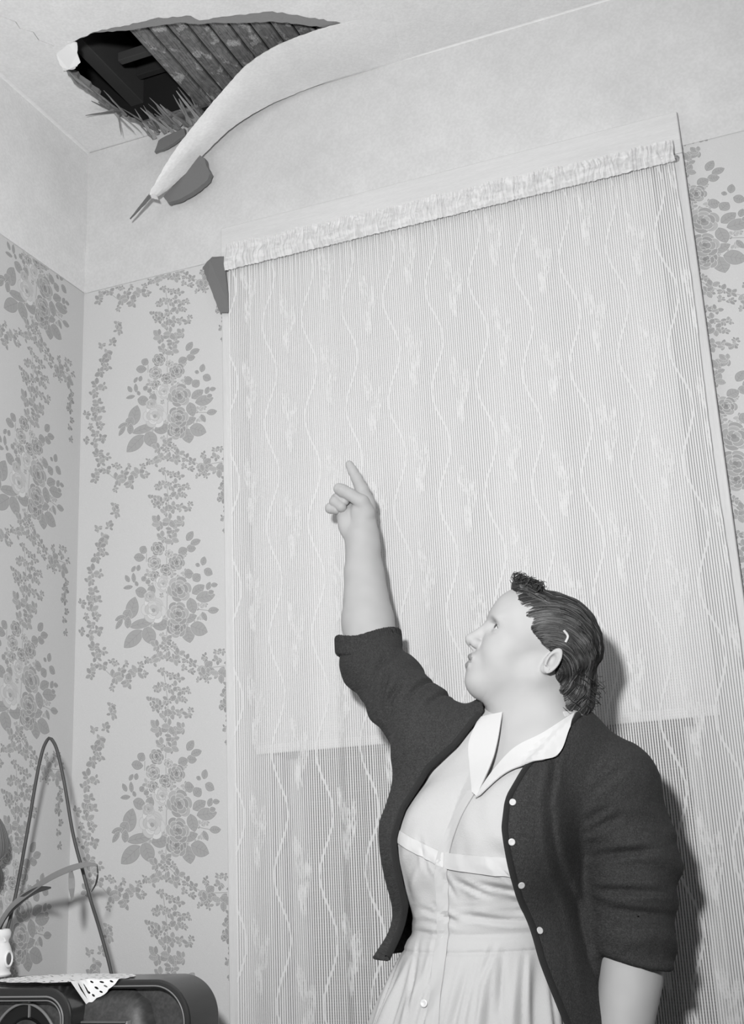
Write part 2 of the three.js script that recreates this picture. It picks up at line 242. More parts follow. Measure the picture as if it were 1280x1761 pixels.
// ---------------------------------------------------------------- torn ceiling paper, broken laths
const curve = (pts) => new THREE.CatmullRomCurve3(pts.map((p) => V(...p)));
{
  const A = curve([[0.96, 3.0475, 0.170], [0.858, 3.0455, 0.190], [0.77, 3.0415, 0.198], [0.682, 3.0385, 0.194], [0.588, 3.033, 0.170], [0.525, 3.022, 0.142], [0.425, 2.980, 0.106], [0.353, 2.917, 0.100], [0.297, 2.857, 0.094], [0.252, 2.803, 0.086]]);
  const B = curve([[0.93, 3.0475, 0.006], [0.82, 3.0455, 0.008], [0.70, 3.041, 0.011], [0.61, 3.028, 0.014], [0.555, 3.016, 0.018], [0.465, 2.978, 0.026], [0.375, 2.912, 0.032], [0.328, 2.868, 0.040], [0.287, 2.830, 0.050], [0.258, 2.806, 0.062]]);
  const base = [0.62, 2.76, 0.08];
  const t = thing('torn_ceiling_strip', 'long pale strip of ceiling paper torn loose and curling down from the hole', 'torn paper', base);
  const f = (u, v) => {
    const a = A.getPoint(u), b = B.getPoint(u), p = a.clone().lerp(b, v), bul = Math.sin(Math.PI * v) * (0.003 + 0.006 * sstep(0.1, 0.55, u)) * (1 - 0.3 * sstep(0.7, 1, u));
    p.x += bul * 0.35; p.y -= bul * 0.55 + 0.0; p.z += bul * 0.75;
    const e = 0.0008 * noise(u * 26, v * 5, 3) * sstep(0.25, 0.5, u); p.z += e; p.y -= 0.0016 * Math.sin(v * 9 + u * 14) * sstep(0.5, 0.9, u);
    if (v === 0 || v === 1) p.y += 0.0022 * noise(u * 60, v * 9, 8);
    return [p.x, p.y, p.z];
  };
  const g = sheet(110, 16, f, -0.0026); part('paper_sheet', planarUV(g, (x) => x / 0.8, (x, y, z) => (y + z) / 0.8), M.plaster, t);
  const q = sheet(14, 2, (u, v) => { const w = lerp(0.0085, 0.002, u), x = lerp(0.254, 0.186, u), y = lerp(2.806, 2.757, u); return [x + (v - 0.5) * w * 1.2 + 0.001 * noise(u * 20, v), y + (0.5 - v) * w * 1.2 + 0.0015 * noise(u * 14, 3), lerp(0.078, 0.070, u)]; }, 0.002);
  part('torn_tip', q, M.cardboard, t, 'narrow grey torn tip');
  const q2 = sheet(8, 3, (u, v) => [lerp(0.252, 0.272, u) + 0.004 * v, lerp(2.810, 2.800, u) - lerp(0.002, 0.016, v) + 0.002 * noise(u * 9, v * 4), 0.082 - 0.004 * v], 0.002);
  part('curled_scrap', q2, M.paper, t);
}
{
  const bits = [
    ['plaster_fragment', 'dark grey plaster fragment hanging behind the curled ceiling strip', [[0.372, 2.912], [0.388, 2.897], [0.393, 2.872], [0.404, 2.850], [0.397, 2.834], [0.372, 2.818], [0.342, 2.806], [0.310, 2.798], [0.279, 2.797], [0.266, 2.818], [0.300, 2.846], [0.322, 2.872], [0.346, 2.90]], 0.014, 0.024],
    ['plaster_fragment', 'small dark grey plaster fragment under the splintered laths', [[0.232, 2.968], [0.244, 2.998], [0.27, 3.006], [0.322, 3.012], [0.325, 2.99], [0.30, 2.984], [0.27, 2.972]], 0.008, 0.018],
  ];
  for (const [n, l, poly, t, z] of bits) {
    const m = addMesh(numbered(n), slab(ragged(poly, 0.0025, 0.008), t, (a, b, w) => [a, b, z + w + 0.10 * (b - 2.85) * 0.15], 0.0008), M.cardboard, scene);
    m.userData = { label: l, category: 'plaster' };
  }
  // the white curl at the left end of the hole
  const curl = slab(ragged([[0.180, 0.400], [0.205, 0.402], [0.232, 0.406], [0.240, 0.392], [0.226, 0.372], [0.222, 0.352], [0.200, 0.340], [0.188, 0.330], [0.160, 0.334], [0.168, 0.362]], 0.004, 0.007), 0.003, (a, b, w) => [a, H - 0.004 + w - 0.012 * sstep(0.17, 0.24, a) * sstep(0.40, 0.34, b) - 0.006 * Math.sin(b * 60), b], 0.0006);
  const m = addMesh('paper_curl', curl, std(238, 0.9), scene); m.userData = { label: 'white curled scrap of paper at the corner end of the ceiling hole', category: 'torn paper' };
}
// broken lath ends
{
  const r = rng(91), tones = [128, 152, 108].map((g) => { const q = tileNoise(g); return std(255, 0.95, { map: greyTex(64, (u, v) => g + 26 * q(u, v * 0.2, 20) + 16 * q(u, v, 30)) }); });
  const splint = (p0, p1, w, t, parent, mat, bend = 0) => {
    const a = V(...p0), b = V(...p1), d = b.clone().sub(a), L = d.length(); d.normalize(); const side = V(d.z, 0, -d.x).normalize(), up = side.clone().cross(d), n = 5, pos = [], idx = [], uv = [];
    for (let i = 0; i <= n; i++) { const s = i / n, ww = w * (1 - 0.82 * s * s) * (1 + 0.25 * Math.sin(i * 2.3)), c = a.clone().addScaledVector(d, L * s).addScaledVector(up, bend * s * s + (r() - 0.5) * 0.002); for (const [e, h] of [[-1, -1], [1, -1], [1, 1], [-1, 1]]) { const q = c.clone().addScaledVector(side, e * ww / 2).addScaledVector(up, h * t / 2 * (1 - 0.6 * s)); pos.push(q.x, q.y, q.z); uv.push(e * 0.5 + h * 0.2, s * L * 6); } }
    for (let i = 0; i < n; i++) for (let k = 0; k < 4; k++) { const A = i * 4 + k, B = i * 4 + (k + 1) % 4; idx.push(A, B, B + 4, A, B + 4, A + 4); } idx.push(0, 3, 2, 0, 2, 1); const e = n * 4; idx.push(e, e + 1, e + 2, e, e + 2, e + 3);
    const g = new THREE.BufferGeometry(); g.setAttribute('position', new THREE.Float32BufferAttribute(pos, 3)); g.setAttribute('uv', new THREE.Float32BufferAttribute(uv, 2)); g.setIndex(idx);
    return part('splinter', toCreasedNormals(g, 0.6), mat, parent);
  };
  const lath = thing('broken_lath', 'row of splintered lath ends along the wall side of the ceiling hole', 'broken wood', [0.28, 3.01, 0.02]);
  for (let i = 0; i < 24; i++) { const x = 0.203 + (i % 12) * 0.0142 + (r() - 0.5) * 0.012, l = 0.035 + r() * r() * 0.10, k = r() - 0.5; splint([x + 0.012, 3.018 + r() * 0.014, 0.006 + r() * 0.018], [x - 0.012 + k * 0.05, 3.044 + r() * 0.028, 0.02 + l], 0.004 + r() * 0.011, 0.0022, lath, tones[i % 3], (r() - 0.5) * 0.012); }
  part('lath_stub', rbox(0.205, 0.375, 3.046, 3.058, 0.004, 0.05, 0.002, 1), tones[2], lath); part('lath_stub', rbox(0.325, 0.352, 2.992, 3.046, 0.006, 0.016, 0.002, 1), tones[1], lath);
  const edge = thing('broken_lath', 'split lath bared along the left edge of the ceiling hole', 'broken wood', [0.155, H, 0.28]);
  part('lath_edge', slab(ragged([[0.118, 0.18], [0.160, 0.185], [0.156, 0.24], [0.149, 0.30], [0.170, 0.375], [0.13, 0.38]], 0.006, 0.012), 0.012, (a, b, w) => [a + 0.004 + w * 0.4, H + 0.015 + w, b]), tones[0], edge);
  splint([0.150, H + 0.006, 0.33], [0.163, H + 0.010, 0.21], 0.010, 0.004, edge, tones[1]);
  const straw = thing('broken_lath', 'tangle of thin splinters jutting over the left rim of the ceiling hole', 'broken wood', [0.165, H - 0.01, 0.15]);
  for (const [p0, p1, w] of [[[0.186, 3.046, 0.12], [0.112, 3.028, 0.172], 0.008], [[0.180, 3.044, 0.11], [0.150, 3.034, 0.20], 0.007], [[0.182, 3.048, 0.10], [0.172, 3.05, 0.235], 0.008], [[0.19, 3.046, 0.10], [0.186, 3.06, 0.20], 0.006], [[0.174, 3.04, 0.13], [0.196, 3.006, 0.075], 0.007], [[0.182, 3.036, 0.125], [0.168, 2.998, 0.09], 0.005], [[0.178, 3.040, 0.14], [0.135, 3.024, 0.165], 0.006], [[0.187, 3.038, 0.115], [0.214, 3.012, 0.06], 0.004], [[0.165, 3.042, 0.155], [0.152, 3.05, 0.245], 0.008]]) splint(p0, p1, w, 0.0022, straw, tones[Math.floor(r() * 3)], (r() - 0.5) * 0.01);
}
// torn wallpaper at the window corner
{
  const g = slab(ragged([[0.366, 2.601], [0.380, 2.613], [0.398, 2.619], [0.416, 2.611], [0.438, 2.604], [0.446, 2.588], [0.449, 2.50], [0.448, 2.448], [0.426, 2.453], [0.410, 2.49], [0.388, 2.55]], 0.003, 0.012), 0.0016, (a, b, w) => [a, b, 0.012 + w + 0.022 * sstep(0.36, 0.44, a) + 0.003 * Math.sin(b * 40)], 0.0004);
  const m = addMesh('torn_wallpaper', g, M.cardboard, scene); m.userData = { label: 'grey torn flap of wallpaper folded out at the window corner', category: 'torn paper' };
}
// ---------------------------------------------------------------- window, shade, lace curtain
{
  const w = new THREE.Group(); w.name = 'window_1'; w.userData = { kind: 'structure', label: 'wide white window frame behind the lace curtain' }; scene.add(w);
  const P = (n, g, m = M.paint) => addMesh(n, g, m, w);
  P('head_casing', rbox(0.424, 1.564, 2.588, 2.692, 0.0, 0.024, 0.003)); P('side_casing', rbox(0.424, 0.536, 0.56, 2.588, 0.0, 0.023, 0.003)); P('side_casing', rbox(1.452, 1.564, 0.56, 2.588, 0.0, 0.023, 0.003));
  P('sill', rbox(0.40, 1.59, 0.53, 0.56, -0.02, 0.07, 0.006)); P('apron', rbox(0.424, 1.564, 0.43, 0.53, 0.0, 0.02, 0.003));
  P('jamb', box(WO.x0, WO.x0 + 0.012, WO.y0, WO.y1, -0.14, 0)); P('jamb', box(WO.x1 - 0.012, WO.x1, WO.y0, WO.y1, -0.14, 0)); P('head_jamb', box(WO.x0 + 0.012, WO.x1 - 0.012, WO.y1 - 0.012, WO.y1, -0.14, 0)); P('sill_jamb', box(WO.x0 + 0.012, WO.x1 - 0.012, WO.y0, WO.y0 + 0.02, -0.14, 0));
  const sash = (y0, y1, z) => {
    const s = new THREE.Shape([[WO.x0 + 0.012, y0], [WO.x1 - 0.012, y0], [WO.x1 - 0.012, y1], [WO.x0 + 0.012, y1]].map((p) => new THREE.Vector2(...p))), m = 0.045;
    s.holes.push(new THREE.Path([[WO.x0 + m, y0 + m], [WO.x0 + m, y1 - m], [WO.x1 - m, y1 - m], [WO.x1 - m, y0 + m]].map((p) => new THREE.Vector2(...p))));
    const g = new THREE.ExtrudeGeometry(s, { depth: 0.03, bevelEnabled: false }); g.translate(0, 0, z); const o = P('sash', g);
    addMesh('pane', box(WO.x0 + m, WO.x1 - m, y0 + m, y1 - m, z + 0.013, z + 0.016), M.glass ??= new THREE.MeshPhysicalMaterial({ color: 0xffffff, transmission: 1, thickness: 0, roughness: 0.02, ior: 1.5 }), o);
  };
  sash(WO.y0 + 0.02, 1.62, -0.085); sash(1.58, WO.y1 - 0.012, -0.125);
  const sh = thing('roller_shade', 'pale roller shade drawn halfway down behind the lace curtain', 'window shade', [0.99, 1.371, 0.028]);
  part('shade_cloth', sheet(40, 10, (u, v) => [lerp(0.500, 1.492, u), lerp(1.392, 2.575, v), 0.0275 + 0.0012 * Math.sin(u * 7) * (1 - v)], 0.0012), std(250, 0.85, { map: plasterMap }), sh);
  part('hem_slat', rbox(0.500, 1.492, 1.371, 1.392, 0.0245, 0.0305, 0.0025), std(228, 0.8), sh);
  const rl = new THREE.CylinderGeometry(0.007, 0.007, 0.99, 20); rl.rotateZ(Math.PI / 2); rl.translate(0.996, 2.580, 0.032); part('roller', rl, std(150, 0.7), sh);
}
{
  // the night-dark yard outside is empty; the lace is a ribbed net with serpentine cords and leaf motifs
  const CW = [0.452, 1.546], CY = [0.34, 2.568], wide = CW[1] - CW[0], tall = CY[1] - CY[0];
  const drawLace = (c, W, Hh) => {
    const r = rng(8); c.fillStyle = 'rgb(44,44,44)'; c.fillRect(0, 0, W, Hh);
    const n = 216, sp = W / n;
    for (let y = 0; y < Hh; y += 5) { c.fillStyle = `rgba(150,150,150,${0.15 + 0.2 * r()})`; c.fillRect(0, y, W, 2); }
    for (let i = 0; i < n; i++) { const x = (i + 0.5) * sp, band = 0.5 + 0.5 * noise(i * 0.13, 2); c.fillStyle = `rgba(255,255,255,${0.86 + 0.14 * r()})`; c.fillRect(x - sp * (0.26 + 0.07 * band), 0, sp * (0.52 + 0.14 * band), Hh); }
    const py = (m) => m / tall * Hh, px = (m) => m / wide * W;
    // serpentine cords and leaf sprays
    for (let k = 0; k < 11; k++) {
      const x0 = px(0.004 + k * 0.1045), ph = (k % 2) * 0.12 + 0.2;
      c.beginPath(); for (let y = 0; y <= Hh; y += 6) { const a = y / py(0.255) * TAU + ph, x = x0 + px(0.017) * Math.sin(a) + sp * 0.3 * (r() - 0.5); y ? c.lineTo(x, y) : c.moveTo(x, y); }
      c.strokeStyle = 'rgba(255,255,255,0.72)'; c.lineWidth = px(0.0038); c.lineJoin = 'round'; c.stroke();
      for (let y = py(0.06 + (k % 2) * 0.1); y < Hh; y += py(0.255)) {
        const lx = x0 + px(0.052);
        for (const [dx, dy, a, L, w] of [[-0.012, -0.03, 1.25, 0.075, 0.02], [0.010, 0.012, 1.9, 0.085, 0.022], [-0.006, 0.06, 1.35, 0.06, 0.016]]) { c.save(); c.translate(lx + px(dx), y + py(dy)); c.rotate(a); for (let q = 0; q < 70; q++) { const ang = r() * TAU, rr = Math.sqrt(r()), ex = Math.cos(ang) * rr * py(L) / 2, ey = Math.sin(ang) * rr * px(w) / 2; c.fillStyle = `rgba(255,255,255,${0.08 + 0.26 * r()})`; c.fillRect(ex, ey, 10 + r() * 12, 3 + r() * 4); } c.restore(); }
      }
    }
  };
  const lace = canvasTex(2048, 2048, drawLace, false, false);
  const m = new THREE.MeshStandardMaterial({ color: grey(218), roughness: 0.95, alphaMap: lace, transparent: true, side: THREE.DoubleSide });
  const t = thing('lace_curtain', 'ribbed white lace curtain with wavy cords hanging over the window', 'curtain', [1.0, CY[0], 0.05]);
  const fold = (x, y) => { const d = (CY[1] - y) / tall, g = Math.exp(-d * 26); return 0.0365 + 0.007 * fbm(x * 9, y * 0.22 + 3, 1, 2) * (0.4 + d * 1.6) + 0.004 * Math.sin(x * 60 + 1.5 * Math.sin(y * 1.1)) * (0.1 + d) + g * 0.003 * Math.sin(x * 420 + 5 * noise(x * 30, 2)) + 0.006 * Math.exp(-Math.pow((x - 0.705 - 0.01 * y) / 0.012, 2)) * sstep(0.3, 0.6, d) + 0.006 * Math.exp(-Math.pow((x - 0.765) / 0.009, 2)) * sstep(0.3, 0.6, d); };
  const g = grid(420, 90, (u, v) => { const x0 = lerp(CW[0], CW[1], u), y = lerp(CY[0], CY[1], v); const x = x0 + (u > 0.985 ? 0.002 * Math.sin(y * 9) : 0); return [x, y, Math.max(0.0325, fold(x0, y))]; });
  part('lace_panel', g, m, t);
  // shirred heading on the rod
  const hd = canvasTex(1024, 64, (c, W, Hh) => { const r = rng(4); c.fillStyle = 'rgb(190,190,190)'; c.fillRect(0, 0, W, Hh); for (let i = 0; i < 500; i++) { c.fillStyle = `rgba(255,255,255,${0.25 + r() * 0.6})`; c.fillRect(r() * W, r() * Hh * 0.4, 1 + r() * 2, 12 + r() * 50); } for (let i = 0; i < 500; i++) { c.fillStyle = `rgba(255,255,255,${r() * 0.7})`; c.beginPath(); c.ellipse(r() * W, r() * Hh, 4 + r() * 12, 2 + r() * 4, 0, 0, TAU); c.fill(); } }, false, false);
  const hg = grid(900, 14, (u, v) => {
    const x = lerp(CW[0] - 0.004, CW[1] + 0.002, u), top = 2.626 - 0.016 * u + 0.008 * noise(x * 16, 5) + 0.004 * noise(x * 55, 8), y = lerp(2.556, top, v), bell = Math.exp(-Math.pow((v - 0.34) / 0.26, 2));
    return [x + 0.002 * noise(x * 90, v * 3), y, 0.046 + 0.008 * bell + 0.0026 * Math.sin(x * 520 + 6 * noise(x * 40, v * 1.2)) * (0.5 + 0.7 * v) + 0.003 * noise(x * 60, v * 4, 2)];
  });
  part('heading_ruffle', hg, new THREE.MeshStandardMaterial({ color: grey(220), roughness: 0.95, alphaMap: hd, transparent: true, side: THREE.DoubleSide }), t, 'gathered double heading of the lace curtain');
  const rod = thing('curtain_rod', 'thin curtain rod inside the gathered lace heading', 'curtain rod', [1.0, 2.57, 0.05]);
  part('rod', tube([[0.448, 2.575, 0.024], [0.4485, 2.575, 0.040], [0.456, 2.575, 0.0445], [0.7, 2.575, 0.0445], [1.3, 2.572, 0.0445], [1.544, 2.571, 0.0445], [1.5515, 2.571, 0.04], [1.552, 2.571, 0.024]], 0.0035, 80, 8), std(190, 0.4, { metalness: 0.6 }), rod);
}
// ---------------------------------------------------------------- the corner: table, radio, doily, vase with leaves, wire
{
  const wood = std(70, 0.35);
  const t = thing('side_table', 'dark side table under the radio in the corner', 'table', [0.29, 0, 0.29]);
  part('tabletop', rbox(0.02, 0.58, 0.615, 0.645, 0.06, 0.50, 0.006), wood, t);
  for (const [x, z] of [[0.05, 0.09], [0.55, 0.09], [0.05, 0.47], [0.55, 0.47]]) part('leg', rbox(x - 0.02, x + 0.02, 0, 0.615, z - 0.02, z + 0.02, 0.004), wood, t);
  part('table_apron', rbox(0.05, 0.55, 0.55, 0.615, 0.458, 0.474, 0.003), wood, t);
}
{
  const q = tileNoise(15);
  const shellM = new THREE.MeshPhysicalMaterial({ color: grey(34), roughness: 0.36, clearcoat: 0.5, clearcoatRoughness: 0.2, side: THREE.DoubleSide });
  const panelM = std(255, 0.5, { map: greyTex(256, (u, v) => 66 + 7 * q(u, v, 90) + 7 * q(u, v, 40)) });
  const trimM = std(128, 0.35), blackM = new THREE.MeshPhysicalMaterial({ color: grey(22), roughness: 0.16, clearcoat: 1 });
  const t = thing('table_radio', 'dark streamlined table radio with rounded corners under a doily', 'radio', [0.28, 0.6455, 0.32]);
  const Y0 = 0.6455;
  const outline = (x0, x1, y1, rl, rr, k = Y0) => { const s = new THREE.Shape(); s.moveTo(x0, k); s.lineTo(x1, k); s.lineTo(x1, y1 - rr); s.absellipse(x1 - rr, y1 - rr, rr, rr, 0, Math.PI / 2, false); s.lineTo(x0 + rl, y1); s.absellipse(x0 + rl, y1 - rl, rl, rl, Math.PI / 2, Math.PI, false); s.lineTo(x0, k); return s; };
  const pathOf = (s) => new THREE.Path(s.getPoints(16));
  const frame = (x0, x1, y1, rl, rr, th, z0, z1, bevel = 0.003) => { const s = outline(x0, x1, y1, rl, rr); s.holes.push(pathOf(outline(x0 + th, x1 - th, y1 - th, Math.max(0.005, rl - th), Math.max(0.005, rr - th), Y0 + th))); const g = new THREE.ExtrudeGeometry(s, { depth: z1 - z0 - 2 * bevel, bevelEnabled: true, bevelThickness: bevel, bevelSize: bevel, bevelOffset: -bevel, bevelSegments: 3, curveSegments: 16 }); g.translate(0, 0, z0 + bevel); return g; };
  part('cabinet_shell', frame(0.02, 0.532, 0.944, 0.06, 0.074, 0.016, 0.262, 0.372, 0.004), shellM, t);
  const bk = new THREE.ExtrudeGeometry(outline(0.034, 0.518, 0.930, 0.05, 0.06), { depth: 0.008, bevelEnabled: false, curveSegments: 16 }); bk.translate(0, 0, 0.266); part('back_panel', bk, std(30, 0.7), t);
  const fp = new THREE.ExtrudeGeometry(outline(0.034, 0.517, 0.929, 0.045, 0.06), { depth: 0.006, bevelEnabled: false, curveSegments: 16 }); fp.translate(0, 0, 0.345); part('front_panel', planarUV(fp, (x) => x * 4, (x, y) => y * 4), panelM, t);
  const edgeLine = (x0, x1, y1, rl, rr, z, rad, k = Y0 + 0.01) => { const pts = outline(x0, x1, y1, rl, rr, k).getSpacedPoints(220).map((p) => V(p.x, p.y, z)); return tube(pts.slice(0, -1), rad, 260, 6, true); };
  part('rim_trim', edgeLine(0.031, 0.521, 0.933, 0.05, 0.064, 0.373, 0.0014), trimM, t);
  // the speaker housing stands proud on the left
  part('speaker_housing', frame(0.06, 0.318, 0.938, 0.05, 0.052, 0.022, 0.35, 0.432, 0.005), shellM, t);
  part('housing_trim', edgeLine(0.076, 0.302, 0.922, 0.04, 0.04, 0.433, 0.0018), trimM, t); part('housing_trim', edgeLine(0.083, 0.295, 0.915, 0.034, 0.034, 0.430, 0.0014), trimM, t);
  const cl = new THREE.ExtrudeGeometry(outline(0.08, 0.298, 0.918, 0.036, 0.036), { depth: 0.006, bevelEnabled: false, curveSegments: 16 }); cl.translate(0, 0, 0.40); part('speaker_panel', planarUV(cl, (x) => x * 4, (x, y) => y * 4), panelM, t);
  const arch = (rx, ry, z) => { const p = []; for (let i = 0; i <= 30; i++) { const a = i / 30 * Math.PI; p.push(V(0.285 - rx + rx * 0.0 + Math.cos(a) * rx, 0.79 + Math.sin(a) * ry, z)); } return p; };
  part('speaker_arch', tube(arch(0.085, 0.118, 0.410), 0.0028, 60, 8), trimM, t);
  const cav = new THREE.CircleGeometry(1, 40, 0, Math.PI); cav.scale(0.082, 0.115, 1); cav.translate(0.20, 0.79, 0.4065); part('speaker_cavity', cav, std(14, 0.8), t);
  const dome = new THREE.SphereGeometry(1, 32, 24); dome.scale(0.058, 0.085, 0.022); dome.translate(0.205, 0.80, 0.409); part('speaker_dome', dome, blackM, t, 'glossy black dome in the speaker arch');
  part('speaker_bar', rbox(0.208, 0.211, 0.87, 0.918, 0.406, 0.412, 0.001, 1), trimM, t);
  // dial hood beside it
  const hood = grid(30, 24, (u, v) => { const y = lerp(0.66, 0.928, v), xr = lerp(0.50, 0.436, sstep(0.2, 1, v)) - 0.035 * sstep(0.90, 1, v), x = lerp(0.300, xr, u), e = Math.pow(Math.max(0, 1 - Math.pow(u, 6)), 0.5) * Math.pow(Math.max(0, 1 - Math.pow(v, 8)), 0.5); return [x, y, 0.350 + 0.046 * e]; });
  part('dial_hood', planarUV(hood, (x) => x * 4, (x, y) => y * 4), panelM, t);
  part('dial_slot', rbox(0.318, 0.415, 0.862, 0.872, 0.388, 0.3985, 0.002, 1), blackM, t); part('dial_frame', rbox(0.318, 0.418, 0.872, 0.876, 0.388, 0.4015, 0.001, 1), std(96, 0.4), t); part('dial_frame', rbox(0.415, 0.419, 0.80, 0.876, 0.388, 0.4015, 0.001, 1), std(150, 0.35), t); part('dial_window', rbox(0.318, 0.415, 0.80, 0.861, 0.388, 0.3975, 0.002, 1), blackM, t);
}
{
  // crocheted doily lying on the radio, its front point over the edge
  const t = thing('lace_doily', 'white scalloped crochet doily on top of the radio', 'doily', [0.22, 0.945, 0.30]);
  const tex = canvasTex(512, 512, (c, W) => { c.fillStyle = '#fff'; c.fillRect(0, 0, W, W); c.translate(256, 256); c.fillStyle = '#000'; for (const [rr, n, s] of [[232, 44, 6], [205, 36, 7], [172, 30, 6], [140, 24, 6], [100, 18, 6]]) for (let k = 0; k < n; k++) { const a = k / n * TAU; c.save(); c.rotate(a); c.beginPath(); c.ellipse(rr, 0, s * 1.4, s * 0.7, 0, 0, TAU); c.fill(); c.restore(); } }, false, false);
  const g = grid(96, 24, (u, v) => {
    const a = u * TAU, R = 0.135 * (1 + 0.035 * Math.abs(Math.sin(a * 11))) * v; let x = 0.245 + R * Math.cos(a) * 1.05, z = 0.345 + R * Math.sin(a) * 0.62, y = 0.9462 + 0.0016 * noise(x * 60, z * 60);
    const fr = x < 0.318 ? 0.432 : 0.374; if (z > fr) { y -= (z - fr) * 0.95; z = fr + 0.003 + (z - fr) * 0.12; } return [x, y, z];
  });
  const uv = g.attributes.uv; for (let i = 0; i < uv.count; i++) { const a = uv.getX(i) * TAU, v = uv.getY(i); uv.setXY(i, 0.5 + 0.49 * v * Math.cos(a), 0.5 + 0.49 * v * Math.sin(a)); }
  part('crochet', g, new THREE.MeshStandardMaterial({ color: grey(240), roughness: 0.95, alphaMap: tex, alphaTest: 0.5, side: THREE.DoubleSide }), t);
}
{
  const c = [0.049, 0.9478, 0.315];
  const t = thing('china_vase', 'small white china vase with dark oval medallions on the doily', 'vase', c);
  const prof = [[0.0, 0], [0.032, 0], [0.034, 0.004], [0.031, 0.010], [0.0345, 0.026], [0.0345, 0.042], [0.030, 0.058], [0.027, 0.066], [0.031, 0.078], [0.030, 0.086], [0.026, 0.090], [0.023, 0.084], [0.021, 0.06], [0.0, 0.055]].map((p) => new THREE.Vector2(...p));
  const china = new THREE.MeshPhysicalMaterial({ color: grey(238), roughness: 0.25, clearcoat: 0.7, side: THREE.DoubleSide }), g = new THREE.LatheGeometry(new THREE.SplineCurve(prof.slice(1, 12)).getPoints(50), 40); g.translate(...c); part('vase_body', g, china, t);
  const base = new THREE.CylinderGeometry(0.031, 0.031, 0.003, 32); base.translate(c[0], c[1] + 0.0018, c[2]); part('vase_foot', base, china, t);
  for (const a of [0.35, -0.9, 1.6]) { const e = new THREE.SphereGeometry(1, 20, 14); e.scale(0.0085, 0.0115, 0.0022); e.translate(0, 0.033, 0.0345); e.rotateY(a); e.translate(...c); part('medallion', e, std(96, 0.25), t, 'dark oval medallion');
    const k = new THREE.TorusGeometry(0.011, 0.0024, 8, 28); k.scale(1, 1.28, 1); k.translate(0, 0.033, 0.0345); k.rotateY(a); k.translate(...c); part('medallion_ring', k, china, t); }
  for (const a of [0.1, 0.6, 1.1, -0.5]) { const e = new THREE.TorusGeometry(0.009, 0.0022, 6, 18, Math.PI * 1.3); e.translate(0, 0.066, 0.0275); e.rotateY(a); e.translate(...c); part('scroll', e, china, t); }
  // the plant in it
  const p = thing('potted_leaves', 'long dried leaf blades arching out of the white vase', 'plant', [0.05, 1.0, 0.315]);
  const dark = std(58, 0.6), mid = std(128, 0.6), q = tileNoise(6);
  const striped = std(255, 0.6, { map: canvasTex(128, 256, (k, W, Hh) => { const r = rng(2); k.fillStyle = 'rgb(120,120,120)'; k.fillRect(0, 0, W, Hh); for (let y = 0; y < Hh; y += 7) { k.strokeStyle = `rgba(40,40,40,${0.5 + r() * 0.5})`; k.lineWidth = 2 + r() * 3; k.beginPath(); k.moveTo(0, y + r() * 10); k.bezierCurveTo(W * 0.3, y + r() * 14 - 4, W * 0.6, y + r() * 14 - 6, W, y + r() * 10); k.stroke(); } }) }); void q;
  const blade = (pts, w, mat, roll = 0.4, name = 'leaf_blade') => { const cv = curve(pts); part(name, sheet(28, 4, (u, v) => { const o = cv.getPoint(u), d = cv.getTangent(u), n = V(0, 1, 0).applyAxisAngle(d, roll + u * 0.5).cross(d).normalize(), k = w * Math.pow(Math.sin(Math.PI * clamp(0.06 + 0.93 * u, 0, 1)), 0.6) * (v - 0.5), cup = 0.25 * Math.abs(v - 0.5) * w; return [o.x + n.x * k, o.y + n.y * k + cup, o.z + n.z * k]; }, 0.0008), mat, p); };
  blade([[0.050, 1.03, 0.315], [0.070, 1.075, 0.30], [0.105, 1.105, 0.285], [0.150, 1.130, 0.28], [0.197, 1.146, 0.28], [0.236, 1.153, 0.28], [0.266, 1.152, 0.28]], 0.017, mid, 0.75);
  blade([[0.048, 1.02, 0.312], [0.062, 1.062, 0.302], [0.092, 1.092, 0.29], [0.125, 1.108, 0.285], [0.158, 1.112, 0.284]], 0.016, dark, 0.9);
  blade([[0.050, 1.02, 0.318], [0.066, 1.060, 0.302], [0.10, 1.094, 0.286], [0.14, 1.122, 0.282]], 0.010, dark, 0.2);
  blade([[0.266, 1.152, 0.28], [0.268, 1.135, 0.281], [0.264, 1.117, 0.281], [0.254, 1.102, 0.281]], 0.004, dark, 0.2, 'curled_tip');
  blade([[0.204, 1.146, 0.282], [0.207, 1.128, 0.283], [0.209, 1.108, 0.284], [0.211, 1.086, 0.284]], 0.013, mid, 0.2, 'broken_tip');
  blade([[0.036, 1.03, 0.315], [0.030, 1.10, 0.30], [0.030, 1.17, 0.29], [0.020, 1.25, 0.285]], 0.062, striped, -1.4, 'broad_leaf');
  blade([[0.036, 1.02, 0.318], [0.036, 1.07, 0.308], [0.034, 1.12, 0.30], [0.036, 1.15, 0.298]], 0.018, dark, -1.3);
  for (const [x, y, z] of [[0.052, 1.046, 0.340], [0.062, 1.050, 0.336], [0.056, 1.058, 0.334], [0.045, 1.055, 0.338], [0.066, 1.042, 0.335], [0.049, 1.040, 0.342]]) { const b = new THREE.SphereGeometry(0.0062, 14, 10); b.translate(x, y, z); part('berry', b, std(150, 0.2), p); const s = tube([[x, y, z], [lerp(x, 0.05, 0.5), y - 0.012, lerp(z, 0.316, 0.5)], [0.05, 1.0, 0.316]], 0.001, 8, 5); part('berry_stalk', s, dark, p); }
  const wr = thing('bent_wire', 'thick dark wire bent like a hairpin, standing behind the radio', 'wire', [0.24, 0.66, 0.18]);
